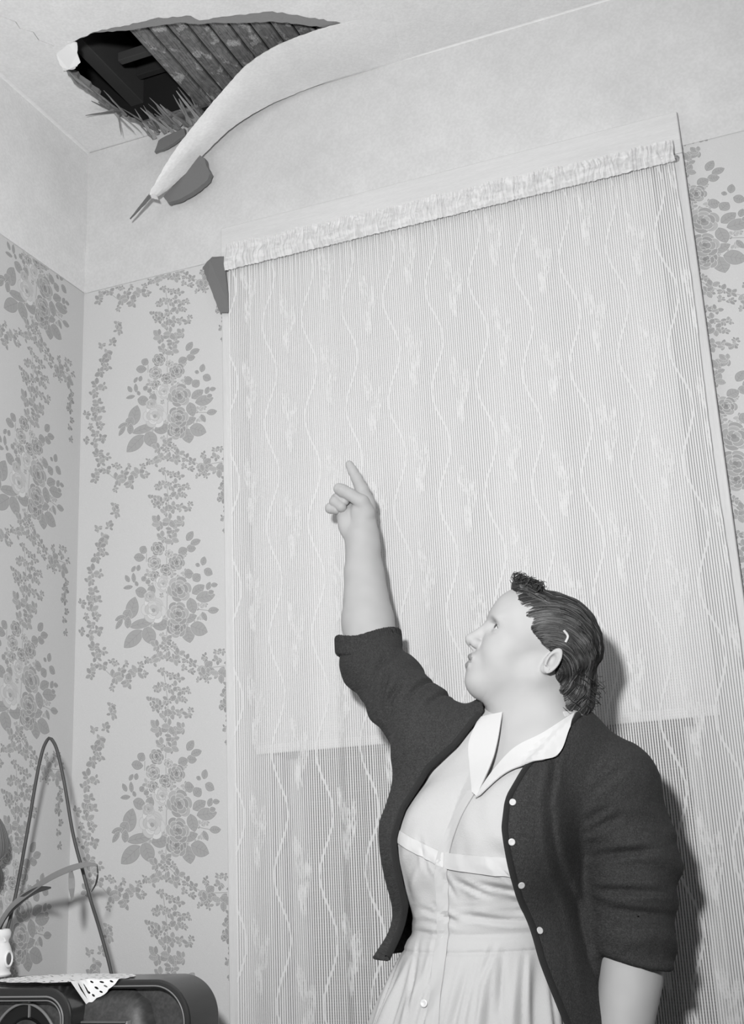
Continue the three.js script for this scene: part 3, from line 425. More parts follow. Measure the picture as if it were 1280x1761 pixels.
  part('wire_loop', tube([[0.050, 1.0, 0.292], [0.052, 1.095, 0.262], [0.072, 1.217, 0.255], [0.095, 1.372, 0.25], [0.104, 1.408, 0.248], [0.116, 1.4215, 0.246], [0.1275, 1.408, 0.244], [0.146, 1.344, 0.24], [0.175, 1.212, 0.232], [0.194, 1.141, 0.225], [0.208, 1.086, 0.218], [0.224, 1.02, 0.20], [0.245, 0.93, 0.188], [0.262, 0.80, 0.178], [0.275, 0.66, 0.17]].map(([x, y, z], i) => [x + 0.0012 * Math.sin(i * 2.1), y, z]), 0.0036, 200, 8), std(72, 0.55), wr);
}
// ---------------------------------------------------------------- the woman
// signed-distance shapes, meshed by surface nets
const smin = (a, b, k) => { const h = Math.max(k - Math.abs(a - b), 0) / k; return Math.min(a, b) - h * h * k * 0.25; };
const smax = (a, b, k) => -smin(-a, -b, k);
function rcone(x, y, z, a, b, ra, rb) { const bx = b[0] - a[0], by = b[1] - a[1], bz = b[2] - a[2], px = x - a[0], py = y - a[1], pz = z - a[2], t = clamp((px * bx + py * by + pz * bz) / (bx * bx + by * by + bz * bz), 0, 1), dx = px - bx * t, dy = py - by * t, dz = pz - bz * t; return Math.sqrt(dx * dx + dy * dy + dz * dz) - (ra + (rb - ra) * t); }
function ell(x, y, z, cx, cy, cz, rx, ry, rz) { x -= cx; y -= cy; z -= cz; const k0 = Math.sqrt(x * x / (rx * rx) + y * y / (ry * ry) + z * z / (rz * rz)), k1 = Math.sqrt(x * x / rx ** 4 + y * y / ry ** 4 + z * z / rz ** 4); return k1 < 1e-9 ? -Math.min(rx, ry, rz) : k0 * (k0 - 1) / k1; }
function surfaceNets(f, lo, hi, h, lip = 1.6) {
  const n = [0, 1, 2].map((i) => Math.ceil((hi[i] - lo[i]) / h) + 1), [nx, ny, nz] = n, val = new Float32Array(nx * ny * nz).fill(NaN), at = (i, j, k) => (k * ny + j) * nx + i, BS = 6, rad = lip * (BS * h * 0.87 + h);
  for (let K = 0; K < nz; K += BS) for (let J = 0; J < ny; J += BS) for (let I = 0; I < nx; I += BS) {
    const i1 = Math.min(I + BS, nx - 1), j1 = Math.min(J + BS, ny - 1), k1 = Math.min(K + BS, nz - 1), c = f(lo[0] + (I + i1) / 2 * h, lo[1] + (J + j1) / 2 * h, lo[2] + (K + k1) / 2 * h), far = Math.abs(c) > rad;
    for (let k = K; k <= k1; k++) for (let j = J; j <= j1; j++) for (let i = I; i <= i1; i++) { const o = at(i, j, k); if (far) { if (Number.isNaN(val[o])) val[o] = c; } else val[o] = f(lo[0] + i * h, lo[1] + j * h, lo[2] + k * h); }
  }
  const cell = new Int32Array(nx * ny * nz).fill(-1), pos = [];
  const E = [[0, 1], [2, 3], [4, 5], [6, 7], [0, 2], [1, 3], [4, 6], [5, 7], [0, 4], [1, 5], [2, 6], [3, 7]], v = new Float32Array(8);
  for (let k = 0; k < nz - 1; k++) for (let j = 0; j < ny - 1; j++) for (let i = 0; i < nx - 1; i++) {
    let m = 0; for (let q = 0; q < 8; q++) { v[q] = val[at(i + (q & 1), j + (q >> 1 & 1), k + (q >> 2))]; if (v[q] < 0) m |= 1 << q; }
    if (m === 0 || m === 255) continue;
    let sx = 0, sy = 0, sz = 0, c = 0; for (const [a, b] of E) if ((v[a] < 0) !== (v[b] < 0)) { const t = v[a] / (v[a] - v[b]); sx += lerp(a & 1, b & 1, t); sy += lerp(a >> 1 & 1, b >> 1 & 1, t); sz += lerp(a >> 2, b >> 2, t); c++; }
    cell[at(i, j, k)] = pos.length / 3; pos.push(lo[0] + (i + sx / c) * h, lo[1] + (j + sy / c) * h, lo[2] + (k + sz / c) * h);
  }
  const idx = [], quad = (a, b, c, d, flip) => { if (a < 0 || b < 0 || c < 0 || d < 0) return; flip ? idx.push(a, c, b, a, d, c) : idx.push(a, b, c, a, c, d); };
  for (let k = 1; k < nz - 1; k++) for (let j = 1; j < ny - 1; j++) for (let i = 1; i < nx - 1; i++) {
    const s = val[at(i, j, k)] < 0;
    if (s !== val[at(i + 1, j, k)] < 0) quad(cell[at(i, j - 1, k - 1)], cell[at(i, j, k - 1)], cell[at(i, j, k)], cell[at(i, j - 1, k)], !s);
    if (s !== val[at(i, j + 1, k)] < 0) quad(cell[at(i - 1, j, k - 1)], cell[at(i - 1, j, k)], cell[at(i, j, k)], cell[at(i, j, k - 1)], !s);
    if (s !== val[at(i, j, k + 1)] < 0) quad(cell[at(i - 1, j - 1, k)], cell[at(i, j - 1, k)], cell[at(i, j, k)], cell[at(i - 1, j, k)], !s);
  }
  const nor = new Float32Array(pos.length), e = h * 0.35, uv = new Float32Array(pos.length / 3 * 2);
  for (let o = 0; o < pos.length; o += 3) {
    for (let it = 0; it < 3; it++) {
      const x = pos[o], y = pos[o + 1], z = pos[o + 2], gx = f(x + e, y, z) - f(x - e, y, z), gy = f(x, y + e, z) - f(x, y - e, z), gz = f(x, y, z + e) - f(x, y, z - e), L = Math.hypot(gx, gy, gz) || 1;
      nor[o] = gx / L; nor[o + 1] = gy / L; nor[o + 2] = gz / L; if (it === 2) break;
      const d = clamp(f(x, y, z) / Math.max(0.5, L / (2 * e)), -h * 0.6, h * 0.6); pos[o] -= nor[o] * d; pos[o + 1] -= nor[o + 1] * d; pos[o + 2] -= nor[o + 2] * d;
    }
    uv[o / 3 * 2] = pos[o] - pos[o + 2] * 0.6; uv[o / 3 * 2 + 1] = pos[o + 1];
  }
  const g = new THREE.BufferGeometry(); g.setAttribute('position', new THREE.Float32BufferAttribute(pos, 3)); g.setAttribute('normal', new THREE.BufferAttribute(nor, 3)); g.setAttribute('uv', new THREE.BufferAttribute(uv, 2)); g.setIndex(idx); return g;
}

// --- trunk: elliptical cross-sections [y, cx, cz, half width, front, back], turned with the body
const YAW = -20 * Math.PI / 180, YC = Math.cos(YAW), YS = Math.sin(YAW);
const ROWS = [[0.30, 1.02, 0.345, 0.27, 0.24, 0.17], [0.60, 1.04, 0.335, 0.235, 0.205, 0.17], [0.80, 1.06, 0.325, 0.205, 0.185, 0.165], [0.88, 1.068, 0.32, 0.188, 0.172, 0.16], [0.96, 1.085, 0.315, 0.160, 0.152, 0.14], [1.02, 1.098, 0.31, 0.142, 0.135, 0.125], [1.10, 1.104, 0.305, 0.150, 0.132, 0.125], [1.18, 1.112, 0.30, 0.162, 0.128, 0.125], [1.26, 1.130, 0.30, 0.168, 0.112, 0.12], [1.31, 1.150, 0.30, 0.160, 0.096, 0.11], [1.35, 1.170, 0.305, 0.132, 0.080, 0.095], [1.38, 1.188, 0.31, 0.090, 0.066, 0.078], [1.42, 1.196, 0.315, 0.056, 0.052, 0.06], [1.47, 1.20, 0.32, 0.03, 0.03, 0.03]];
const rowAt = (() => { const out = new Float64Array(6); return (y) => { let i = 0; while (i < ROWS.length - 2 && y > ROWS[i + 1][0]) i++; const a = ROWS[i], b = ROWS[i + 1], p = ROWS[Math.max(0, i - 1)], q = ROWS[Math.min(ROWS.length - 1, i + 2)], t = clamp((y - a[0]) / (b[0] - a[0]), 0, 1), L = b[0] - a[0]; for (let k = 1; k < 6; k++) { const m0 = (b[k] - p[k]) / (b[0] - p[0]) * L, m1 = (q[k] - a[k]) / (q[0] - a[0]) * L, t2 = t * t, t3 = t2 * t; out[k] = (2 * t3 - 3 * t2 + 1) * a[k] + (t3 - 2 * t2 + t) * m0 + (-2 * t3 + 3 * t2) * b[k] + (t3 - t2) * m1; } return out; }; })();
const loc = new Float64Array(3);                            // her left, up, her front
function local(x, y, z) { const r = rowAt(y), dx = x - r[1], dz = z - r[2]; loc[0] = dx * YC - dz * YS; loc[1] = y; loc[2] = dx * YS + dz * YC; return r; }
function trunk(x, y, z, gr = 0, flare = 0) {
  const r = local(x, y, z), xl = loc[0], zl = loc[2]; let rx = r[3] + gr; const rz = (zl > 0 ? r[4] : r[5]) + gr; if (flare && xl < 0) rx += flare;
  const kx = Math.abs(xl) / rx, kz = Math.abs(zl) / rz, k = Math.pow(Math.pow(kx, 2.25) + Math.pow(kz, 2.25), 1 / 2.25), L = Math.hypot(xl, zl);
  let d = k < 1e-4 ? -Math.min(rx, rz) : L * (1 - 1 / k); d = Math.max(d, -0.06) * 0.9;
  const b = Math.min(ell(xl, y, zl, -0.072, 1.165, 0.088, 0.078 + gr, 0.085 + gr, 0.066 + gr), ell(xl, y, zl, 0.078, 1.165, 0.088, 0.078 + gr, 0.085 + gr, 0.066 + gr));
  d = smin(d, b, 0.06);
  return Math.max(d, 0.30 - y);
}
// --- joints
const J = { shR: [1.025, 1.315, 0.30], elR: [0.842, 1.522, 0.173], wrR: [0.816, 1.797, 0.135], shL: [1.318, 1.236, 0.295], elL: [1.332, 1.00, 0.288], wrL: [1.290, 0.78, 0.35], neck0: [1.185, 1.29, 0.305] };
const HO = [1.2253, 1.5095, 0.34], HS = 1.018;
const hAx = (() => { const R = V(0.928334, -0.045938, -0.368898), Uc = V(0.14591, 0.95773, 0.24792), vd = V(-0.223866, 0.176571, -0.958492); const F = R.clone().multiplyScalar(-0.927).addScaledVector(Uc, 0.375); F.addScaledVector(vd, -F.dot(vd)).normalize(); const S = vd.clone().negate(), U = F.clone().cross(S).normalize(); if (U.y < 0) U.negate(); F.applyAxisAngle(U, 0.10); S.applyAxisAngle(U, 0.10); return { F, U, S }; })();
const hl = new Float64Array(3);
function headLocal(x, y, z) { const dx = (x - HO[0]) / HS, dy = (y - HO[1]) / HS, dz = (z - HO[2]) / HS, { F, U, S } = hAx; hl[0] = dx * F.x + dy * F.y + dz * F.z; hl[1] = dx * U.x + dy * U.y + dz * U.z; hl[2] = dx * S.x + dy * S.y + dz * S.z; return hl; }
function headWorld(a, b, s) { const { F, U, S } = hAx; return V(HO[0] + HS * (a * F.x + b * U.x + s * S.x), HO[1] + HS * (a * F.y + b * U.y + s * S.y), HO[2] + HS * (a * F.z + b * U.z + s * S.z)); }
const EYE = [0.0655, -0.0165, 0.0300];
function headSkin(a, b, s0) {
  const s = Math.abs(s0);
  let d = ell(a, b, s, -0.012, 0.006, 0, 0.090, 0.066, 0.071);
  d = smin(d, ell(a, b, s, 0.036, 0.010, 0, 0.052, 0.056, 0.056), 0.03);
  d = smin(d, ell(a, b, s, 0.030, -0.045, 0, 0.056, 0.075, 0.057), 0.025);
  d = smin(d, ell(a, b, s, 0.046, -0.058, 0.028, 0.034, 0.036, 0.029), 0.02);
  d = smin(d, rcone(a, b, s, [-0.018, -0.068, 0.046], [0.056, -0.110, 0.014], 0.021, 0.024), 0.028);
  d = smin(d, ell(a, b, s, 0.069, -0.116, 0, 0.0195, 0.019, 0.023), 0.018);
  d = smin(d, rcone(a, b, s, [0.048, -0.120, 0], [-0.005, -0.125, 0], 0.022, 0.050), 0.03);
  d = smin(d, ell(a, b, s, 0.0735, 0.000, 0.020, 0.0135, 0.009, 0.026), 0.016);
  d = smin(d, ell(a, b, s, 0.077, -0.086, 0, 0.017, 0.024, 0.027), 0.016);
  d = smax(d, -ell(a, b, s, 0.0875, -0.0175, 0.0325, 0.0155, 0.0105, 0.015), 0.012);
  d = smin(d, rcone(a, b, s, [0.0775, -0.010, 0], [0.1020, -0.0495, 0], 0.0078, 0.0100), 0.010);
  d = smin(d, ell(a, b, s, 0.1040, -0.0535, 0, 0.0112, 0.0098, 0.0105), 0.006);
  d = smin(d, ell(a, b, s, 0.0945, -0.0565, 0.0105, 0.0105, 0.0078, 0.0068), 0.005);
  d = smin(d, rcone(a, b, s, [0.1040, -0.0595, 0], [0.0900, -0.0680, 0], 0.0052, 0.0050), 0.005);
  d = smax(d, -ell(a, b, s, 0.0995, -0.0640, 0.0062, 0.0048, 0.0032, 0.0034), 0.002);
  d = smin(d, ell(a, b, s, 0.0900, -0.0815, 0, 0.0098, 0.0060, 0.0205), 0.006);
  d = smin(d, ell(a, b, s, 0.0880, -0.0970, 0, 0.0102, 0.0070, 0.0185), 0.006);
  d = smax(d, -rcone(a, b, s, [0.1000, -0.0885, 0], [0.0835, -0.0890, 0.022], 0.0021, 0.0016), 0.003);
  // eyelids
  const ea = a - EYE[0], eb = b - EYE[1], es = s - EYE[2], lid = Math.sqrt(ea * ea + eb * eb + es * es) - 0.0146, op = Math.abs(eb - 0.0012 + 0.12 * es) - 0.0076 * (1 - (es * es) / (0.0138 * 0.0138));
  d = smin(d, smax(lid, -Math.max(op, -ea), 0.0015), 0.004); d = smax(d, -Math.max(op, 0.004 - ea, Math.abs(es) - 0.013), 0.0012);
  // ear
  const ca = Math.cos(-0.18), sa = Math.sin(-0.18), u0 = a + 0.0320, v0 = b + 0.0325, u = u0 * ca - v0 * sa, v = u0 * sa + v0 * ca, out = s - 0.0735 - (-u) * 0.30;
  const ek = Math.hypot(u / 0.0100, v / 0.0215), plate = Math.max(Math.abs(out) - 0.0035, (ek - 1) * 0.016);
  let ear = plate - 0.0012; const ring = Math.hypot((ek - 0.88) * 0.0130, out - 0.0046) - 0.0027; if (v > -0.014 || u < -0.002) ear = smin(ear, ring, 0.003);
  ear = smax(ear, -ell(u, v, out, 0.0012, -0.001, 0.0048, 0.0058, 0.0110, 0.0062), 0.003); ear = smin(ear, ell(u, v, out, 0.0095, -0.004, 0.001, 0.0035, 0.0055, 0.0035), 0.003); ear = smin(ear, ell(u, v, out, 0.0035, -0.0180, -0.001, 0.0062, 0.0070, 0.0036), 0.005);
  return smin(d, ear, 0.004);
}
// --- the pointing hand: [x, y, z, r] chains on the wall-parallel plane of the hand
const hp = (cx, cy, w) => [0.71286 + 0.0001472 * cx - 0.0000062 * cy, 2.00029 - 0.0000226 * cx - 0.0001421 * cy, 0.135 + w * 1.03];
const HAND = {
  index: [[hp(770, 690, -0.006), 0.0158], [hp(735, 560, -0.006), 0.0146], [hp(668, 400, -0.004), 0.0119], [hp(600, 265, -0.003), 0.0104], [hp(552, 172, -0.002), 0.0090]],
  thumb: [[hp(850, 960, 0.006), 0.0180], [hp(800, 800, 0.018), 0.0152], [hp(650, 705, 0.027), 0.0128], [hp(545, 650, 0.030), 0.0132], [hp(482, 618, 0.029), 0.0124]],
  middle: [[hp(690, 700, -0.012), 0.0130], [hp(470, 650, 0.000), 0.0122], [hp(440, 720, 0.016), 0.0112], [hp(540, 790, 0.019), 0.0100]],
  ring: [[hp(590, 800, -0.012), 0.0128], [hp(370, 730, 0.004), 0.0122], [hp(395, 800, 0.020), 0.0122], [hp(500, 890, 0.023), 0.0112]],
  pinky: [[hp(480, 920, -0.010), 0.0118], [hp(292, 865, 0.004), 0.0114], [hp(305, 895, 0.015), 0.0112], [hp(405, 925, 0.019), 0.0096]],
};
function handSkin(x, y, z) {
  let d = 1; const W = J.wrR;
  d = rcone(x, y, z, [W[0] + 0.014, W[1] - 0.02, W[2]], hp(800, 760, -0.004), 0.0235, 0.0165);
  d = smin(d, rcone(x, y, z, [W[0] - 0.012, W[1] - 0.02, W[2]], hp(490, 1000, -0.004), 0.0205, 0.0160), 0.02);
  d = smin(d, rcone(x, y, z, hp(800, 800, -0.006), hp(480, 930, -0.004), 0.0150, 0.0140), 0.02);
  d = smin(d, ell(x, y, z, ...hp(760, 1000, 0.012), 0.022, 0.030, 0.016), 0.012);
  d = smin(d, ell(x, y, z, ...hp(530, 1120, 0.008), 0.017, 0.028, 0.015), 0.014);
  d = smax(d, -rcone(x, y, z, hp(600, 900, 0.022), hp(650, 1190, 0.027), 0.0040, 0.0022), 0.004);
  for (const k of ['index', 'middle', 'ring', 'pinky', 'thumb']) { const c = HAND[k]; let e = 1; for (let i = 0; i + 1 < c.length; i++) e = smin(e, rcone(x, y, z, c[i][0], c[i + 1][0], c[i][1], c[i + 1][1]), 0.004); d = smin(d, e, k === 'thumb' ? 0.0035 : k === 'index' ? 0.010 : 0.0018); }
  return d;
}
const FM1 = [0.828, 1.611, 0.155], FM2 = [0.8197, 1.715, 0.142];
function armsSkin(x, y, z) {
  const W = J.wrR, E = J.elR;
  let r = rcone(x, y, z, E, FM1, 0.056, 0.0535); r = smin(r, rcone(x, y, z, FM1, FM2, 0.0535, 0.0415), 0.008); r = smin(r, rcone(x, y, z, FM2, W, 0.0415, 0.0335), 0.008);
  r = smin(r, rcone(x, y, z, J.shR, E, 0.058, 0.053), 0.03);
  let l = smin(rcone(x, y, z, J.shL, J.elL, 0.062, 0.050), rcone(x, y, z, J.elL, J.wrL, 0.050, 0.032), 0.03);
  l = smin(l, rcone(x, y, z, [1.325, 0.93, 0.303], [1.308, 0.86, 0.322], 0.0475, 0.043), 0.02);
  return Math.min(r, l);
}
function neckSkin(x, y, z) { return rcone(x, y, z, J.neck0, HEADBASE, 0.068, 0.060); }
const HEADBASE = headWorld(-0.028, -0.06, 0).toArray();
const legs = (x, y, z) => { let d = 1; for (const q of [-1, 1]) { const cx = 1.05 + q * 0.09 * YC, cz = 0.33 + q * 0.09 * -YS; d = Math.min(d, rcone(x, y, z, [cx, 0.85, cz], [cx, 0.45, cz], 0.085, 0.058), rcone(x, y, z, [cx, 0.45, cz], [cx, 0.08, cz - 0.01], 0.056, 0.034)); } return d; };
function bodySkin(x, y, z) {
  let d = trunk(x, y, z, -0.013); d = smin(d, rcone(x, y, z, [1.14, 1.315, 0.30], J.shR, 0.062, 0.066), 0.03); d = smin(d, rcone(x, y, z, [1.21, 1.305, 0.30], J.shL, 0.058, 0.066), 0.03);
  d = smin(d, neckSkin(x, y, z), 0.035); d = smin(d, armsSkin(x, y, z), 0.02); if (y < 0.9) d = Math.min(Math.max(d, 0.5 - y), legs(x, y, z)); return d;
}
const skinAll = (x, y, z) => { let d = y > 1.43 ? (x > 1.0 ? neckSkin(x, y, z) : armsSkin(x, y, z)) : bodySkin(x, y, z); if (y > 1.30 && x > 1.0) { const h = headLocal(x, y, z); d = smin(d, headSkin(h[0], h[1], h[2]) * HS, 0.022); } if (y > 1.72 && x < 1) d = smin(d, handSkin(x, y, z), 0.012); return d; };

const WB = [1.06, 0, 0.33];
const woman = thing('person', 'woman in a pale dress and dark open cardigan pointing up at the hole', 'person', WB);
const sk = tileNoise(44);
M.skin = new THREE.MeshPhysicalMaterial({ color: 0xffffff, vertexColors: true, roughness: 0.68, side: THREE.DoubleSide, bumpMap: greyTex(256, (u, v) => 128 + 60 * sk(u, v, 70) + 40 * sk(u, v, 130), false), bumpScale: 0.0003 });
const s2l = (v) => { v /= 255; return v <= 0.04045 ? v / 12.92 : Math.pow((v + 0.055) / 1.055, 2.4); };
function tint(g, f) { const p = g.attributes.position, c = new Float32Array(p.count * 3), last = [-1, 0]; for (let i = 0; i < p.count; i++) { const t = f(p.getX(i), p.getY(i), p.getZ(i)); if (t !== last[0]) { last[0] = t; last[1] = s2l(t); } c[3 * i] = c[3 * i + 1] = c[3 * i + 2] = last[1]; } g.setAttribute('color', new THREE.BufferAttribute(c, 3)); return g; }
const skinTone = (x, y, z) => {
  let v = 180 + 4 * noise(x * 40, y * 40, z * 40);
  if (y > 1.35 && x > 1.05) { const [a, b, s] = headLocal(x, y, z), q = Math.abs(s); const lip = Math.min(ell(a, b, q, 0.0915, -0.0825, 0, 0.012, 0.0066, 0.0205), ell(a, b, q, 0.0885, -0.0968, 0, 0.013, 0.0072, 0.0175)); if (lip < 0.0005 && a > 0.082) v = 138; }
  return v;
};
{
  const arm = surfaceNets(skinAll, [0.74, 1.40, 0.05], [0.95, 1.782, 0.30], 0.006);
  const trunkG = surfaceNets(skinAll, [0.86, 0.60, 0.10], [1.44, 1.402, 0.52], 0.008);
  const legG = surfaceNets((x, y, z) => Math.max(legs(x, y, z), y - 0.66), [0.84, 0.03, 0.2], [1.26, 0.68, 0.5], 0.012);
  const headG = surfaceNets(skinAll, [1.07, 1.395, 0.20], [1.36, 1.62, 0.47], 0.0024);
  const handG = surfaceNets(skinAll, [0.715, 1.772, 0.065], [0.89, 1.995, 0.195], 0.0019);
  part('body', mergeGeometries([arm, trunkG, legG, headG, handG].map((g) => tint(g, skinTone))), M.skin, woman, 'fair skin of face, neck, hands and forearms');
}
// eyes, brows
for (const q of [-1, 1]) {
  const c = headWorld(EYE[0], EYE[1], q * EYE[2]), g = new THREE.SphereGeometry(0.0126, 24, 18); g.translate(c.x, c.y, c.z); const eye = part('eye', g, new THREE.MeshPhysicalMaterial({ color: grey(196), roughness: 0.15, clearcoat: 0.8 }), woman);
  const look = headWorld(1, 0.30, 0.16).sub(headWorld(0, 0, 0)).normalize(), ir = new THREE.SphereGeometry(0.0129, 24, 12, 0, TAU, 0, 0.56); ir.applyQuaternion(new THREE.Quaternion().setFromUnitVectors(V(0, 1, 0), look)); ir.translate(c.x, c.y, c.z); part('iris', ir, new THREE.MeshPhysicalMaterial({ color: grey(62), roughness: 0.12, clearcoat: 1 }), eye);
  const br = tube([[0.0865, 0.0035, 0.011], [0.0835, 0.0075, 0.022], [0.0755, 0.0085, 0.034], [0.0655, 0.0045, 0.045]].map(([a, b, s]) => headWorld(a, b, q * s)), 0.0019, 16, 6); part('eyebrow', br, std(84, 0.8), woman);
  const la = tube([[-0.0130, -0.002], [-0.008, 0.0058], [0, 0.0090], [0.008, 0.0062], [0.0135, -0.001]].map(([s, b]) => { const e = 0.0143, bb = b + 0.0012 - 0.12 * s, a = Math.sqrt(Math.max(0, e * e - bb * bb - s * s)); return headWorld(EYE[0] + a + 0.0002, EYE[1] + bb, q * (EYE[2] + s)); }), 0.0013, 20, 6); part('eyelashes', la, std(48, 0.8), woman);
}
// --- hair
const hairLine = (b) => { const T = [[-0.14, -0.100], [-0.105, -0.070], [-0.06, -0.045], [-0.030, -0.0445], [-0.024, -0.040], [-0.012, -0.004], [0.000, 0.019], [0.024, 0.040], [0.048, 0.066], [0.062, 0.078], [0.10, 0.11]]; let i = 0; while (i < T.length - 2 && b > T[i + 1][0]) i++; return lerp(T[i][1], T[i + 1][1], clamp((b - T[i][0]) / (T[i + 1][0] - T[i][0]), 0, 1)); };
function hairD(a, b, s) {
  let d = ell(a, b, s, -0.020, 0.008, 0, 0.086, 0.073, 0.0775);
  d = smin(d, ell(a, b, s, 0.040, 0.018, 0, 0.046, 0.0515, 0.0575), 0.02);
  d = smin(d, ell(a, b, s, -0.066, -0.022, 0, 0.046, 0.062, 0.066), 0.03); d = smin(d, ell(a, b, s, -0.090, -0.080, 0, 0.043, 0.053, 0.057), 0.025);
  d += 0.0022 * Math.sin(38 * (Math.hypot(a + 0.03, b + 0.05)) * TAU + 3 * noise(a * 30, b * 30, s * 30)) * 0.6 + 0.005 * noise(a * 45, b * 45, s * 45) * sstep(0.0, -0.09, a + b * 0.2);
  d = smax(d, (a - hairLine(b) + 0.004 * noise(a * 70, b * 90, s * 70)) * 0.6, 0.006);
  return smin(d, ell(a, b, s, 0.046, 0.068, 0, 0.030, 0.017, 0.032) + 0.004 * noise(a * 80, b * 80, s * 60), 0.008);
}
{
  const r = rng(31), Mh = new THREE.MeshPhysicalMaterial({ color: 0xffffff, vertexColors: true, roughness: 0.5, sheen: 0.2, side: THREE.DoubleSide });
  const base = surfaceNets((x, y, z) => { const h = headLocal(x, y, z); return hairD(h[0], h[1], h[2]) * HS; }, [1.07, 1.33, 0.20], [1.42, 1.64, 0.48], 0.0034, 3.5);
  tint(base, (x, y, z) => 46 + 14 * noise(x * 160, y * 160, z * 160));
  const hair = part('hair', base, Mh, woman, 'dark wavy hair pinned back from the face');
  // locks laid over it along the way it is combed
  const geos = [], grad = (p, e = 0.0012) => { const [a, b, s] = p; return V(hairD(a + e, b, s) - hairD(a - e, b, s), hairD(a, b + e, s) - hairD(a, b - e, s), hairD(a, b, s + e) - hairD(a, b, s - e)).normalize(); };
  for (let k = 0; k < 3400; k++) {
    const tmpl = k > 2700; let p; for (let t = 0; t < 30; t++) { const a = tmpl ? lerp(-0.04, 0.05, r()) : lerp(-0.12, 0.075, r()), b = tmpl ? lerp(-0.016, 0.045, r()) : lerp(-0.11, 0.085, r()), s = tmpl ? 0.072 : lerp(-0.075, 0.085, r()); p = [a, b, s]; for (let i = 0; i < 4; i++) { const n = grad(p), d = hairD(...p); p = [p[0] - n.x * d, p[1] - n.y * d, p[2] - n.z * d]; } if (p[0] < hairLine(p[1]) + 0.006) break; p = null; } if (!p) continue;
    const pts = [], n0 = 9, step = 0.004 + r() * 0.0045, wave = r() * 6, curly = sstep(0.02, -0.07, p[1]);
    for (let i = 0; i < n0; i++) { const n = grad(p), d = hairD(...p); p = [p[0] - n.x * d, p[1] - n.y * d, p[2] - n.z * d]; const o = 0.0012; pts.push(headWorld(p[0] + n.x * o, p[1] + n.y * o, p[2] + n.z * o)); let w = V(-(p[1] + 0.055), p[0] + 0.030, 0.012 * Math.sin(wave + i * 0.9) * (0.4 + curly * 2)); if (p[0] > 0.01 && p[1] > 0.055) w.set(-0.1, 0.02, 0.09 * Math.sign(p[2] || 1)); w.addScaledVector(n, -w.dot(n)).normalize(); p = [p[0] + w.x * step, p[1] + w.y * step + curly * 0.0012 * Math.sin(wave + i * 1.3), p[2] + w.z * step]; }
    const tone = 34 + 84 * Math.pow(r(), 1.7), g = tube(pts, 0.00032 + r() * 0.00045, 9, 3); geos.push(tint(g, () => tone));
  }
  // the rolled curl on top
  for (let k = 0; k < 300; k++) { const c = headWorld(lerp(0.024, 0.070, r()), 0.070 + 0.010 * r(), lerp(-0.028, 0.030, r())), pts = [], R0 = 0.004 + r() * 0.0065, ax = V(r() - 0.5, r() - 0.3, r() - 0.5).normalize(), u = ax.clone().cross(V(0, 1, 0.3)).normalize(), w = ax.clone().cross(u); for (let i = 0; i < 9; i++) { const t = i / 8 * TAU * 0.85 + r() * 0.2; pts.push(c.clone().addScaledVector(u, Math.cos(t) * R0).addScaledVector(w, Math.sin(t) * R0).addScaledVector(ax, (i - 4) * 0.0012)); } geos.push(tint(tube(pts, 0.0004 + r() * 0.0005, 12, 3), () => 48 + 50 * r() * r())); }
  // loose curls at the nape
  for (let k = 0; k < 240; k++) { const c = headWorld(lerp(-0.124, -0.066, r()), lerp(-0.118, -0.02, r()), lerp(-0.05, 0.055, r())), pts = [], R0 = 0.005 + r() * 0.008; for (let i = 0; i < 10; i++) { const t = i * 0.75 + k; pts.push(c.clone().add(headWorld(Math.cos(t) * R0 - 0.001 * i, -0.0022 * i, Math.sin(t) * R0).sub(headWorld(0, 0, 0)))); } geos.push(tint(tube(pts, 0.0004 + r() * 0.0005, 16, 3), () => 34 + 60 * r() * r())); }
  part('locks', mergeGeometries(geos), Mh, hair);
  part('hair_slide', tube([headWorld(-0.030, 0.022, 0.0775), headWorld(-0.040, 0.015, 0.0785), headWorld(-0.040, 0.004, 0.080)], 0.0024, 12, 6), std(196, 0.35), hair, 'pale hair slide above the ear');
}
// --- dress
const clothN = tileNoise(61);
M.dress = new THREE.MeshStandardMaterial({ color: grey(190), roughness: 0.9, side: THREE.DoubleSide, bumpMap: greyTex(512, (u, v) => 128 + 50 * clothN(u, v, 250) + 40 * clothN(u, v, 120), false), bumpScale: 0.0004 });
M.dressWhite = std(206, 0.88); M.dressPlain = std(190, 0.9);
M.knit = new THREE.MeshStandardMaterial({ roughness: 0.97, side: THREE.DoubleSide, map: greyTex(512, (u, v) => 51 + 7 * clothN(u, v, 128) + 2 * clothN(u, v, 60) + 12 * clothN(u, v, 256)), bumpMap: greyTex(512, (u, v) => 128 + 70 * clothN(u, v, 256) + 30 * clothN(u, v, 128), false), bumpScale: 0.0012 });
for (const k of ['map', 'bumpMap']) { M.knit[k].repeat.set(4, 4); } M.dress.bumpMap.repeat.set(5, 5);
const NV = [[1.232, 1.124, 1.124], [1.275, 1.134, 1.162], [1.306, 1.142, 1.192], [1.327, 1.147, 1.243], [1.36, 1.152, 1.275], [1.45, 1.150, 1.30]];
const nvAt = (y, k) => { let i = 0; while (i < NV.length - 2 && y > NV[i + 1][0]) i++; return lerp(NV[i][k], NV[i + 1][k], clamp((y - NV[i][0]) / (NV[i + 1][0] - NV[i][0]), 0, 1)); };
const neckV = (x, y, z) => Math.max(nvAt(y, 1) - x, x - nvAt(y, 2), 1.232 - y, 0.30 - z);
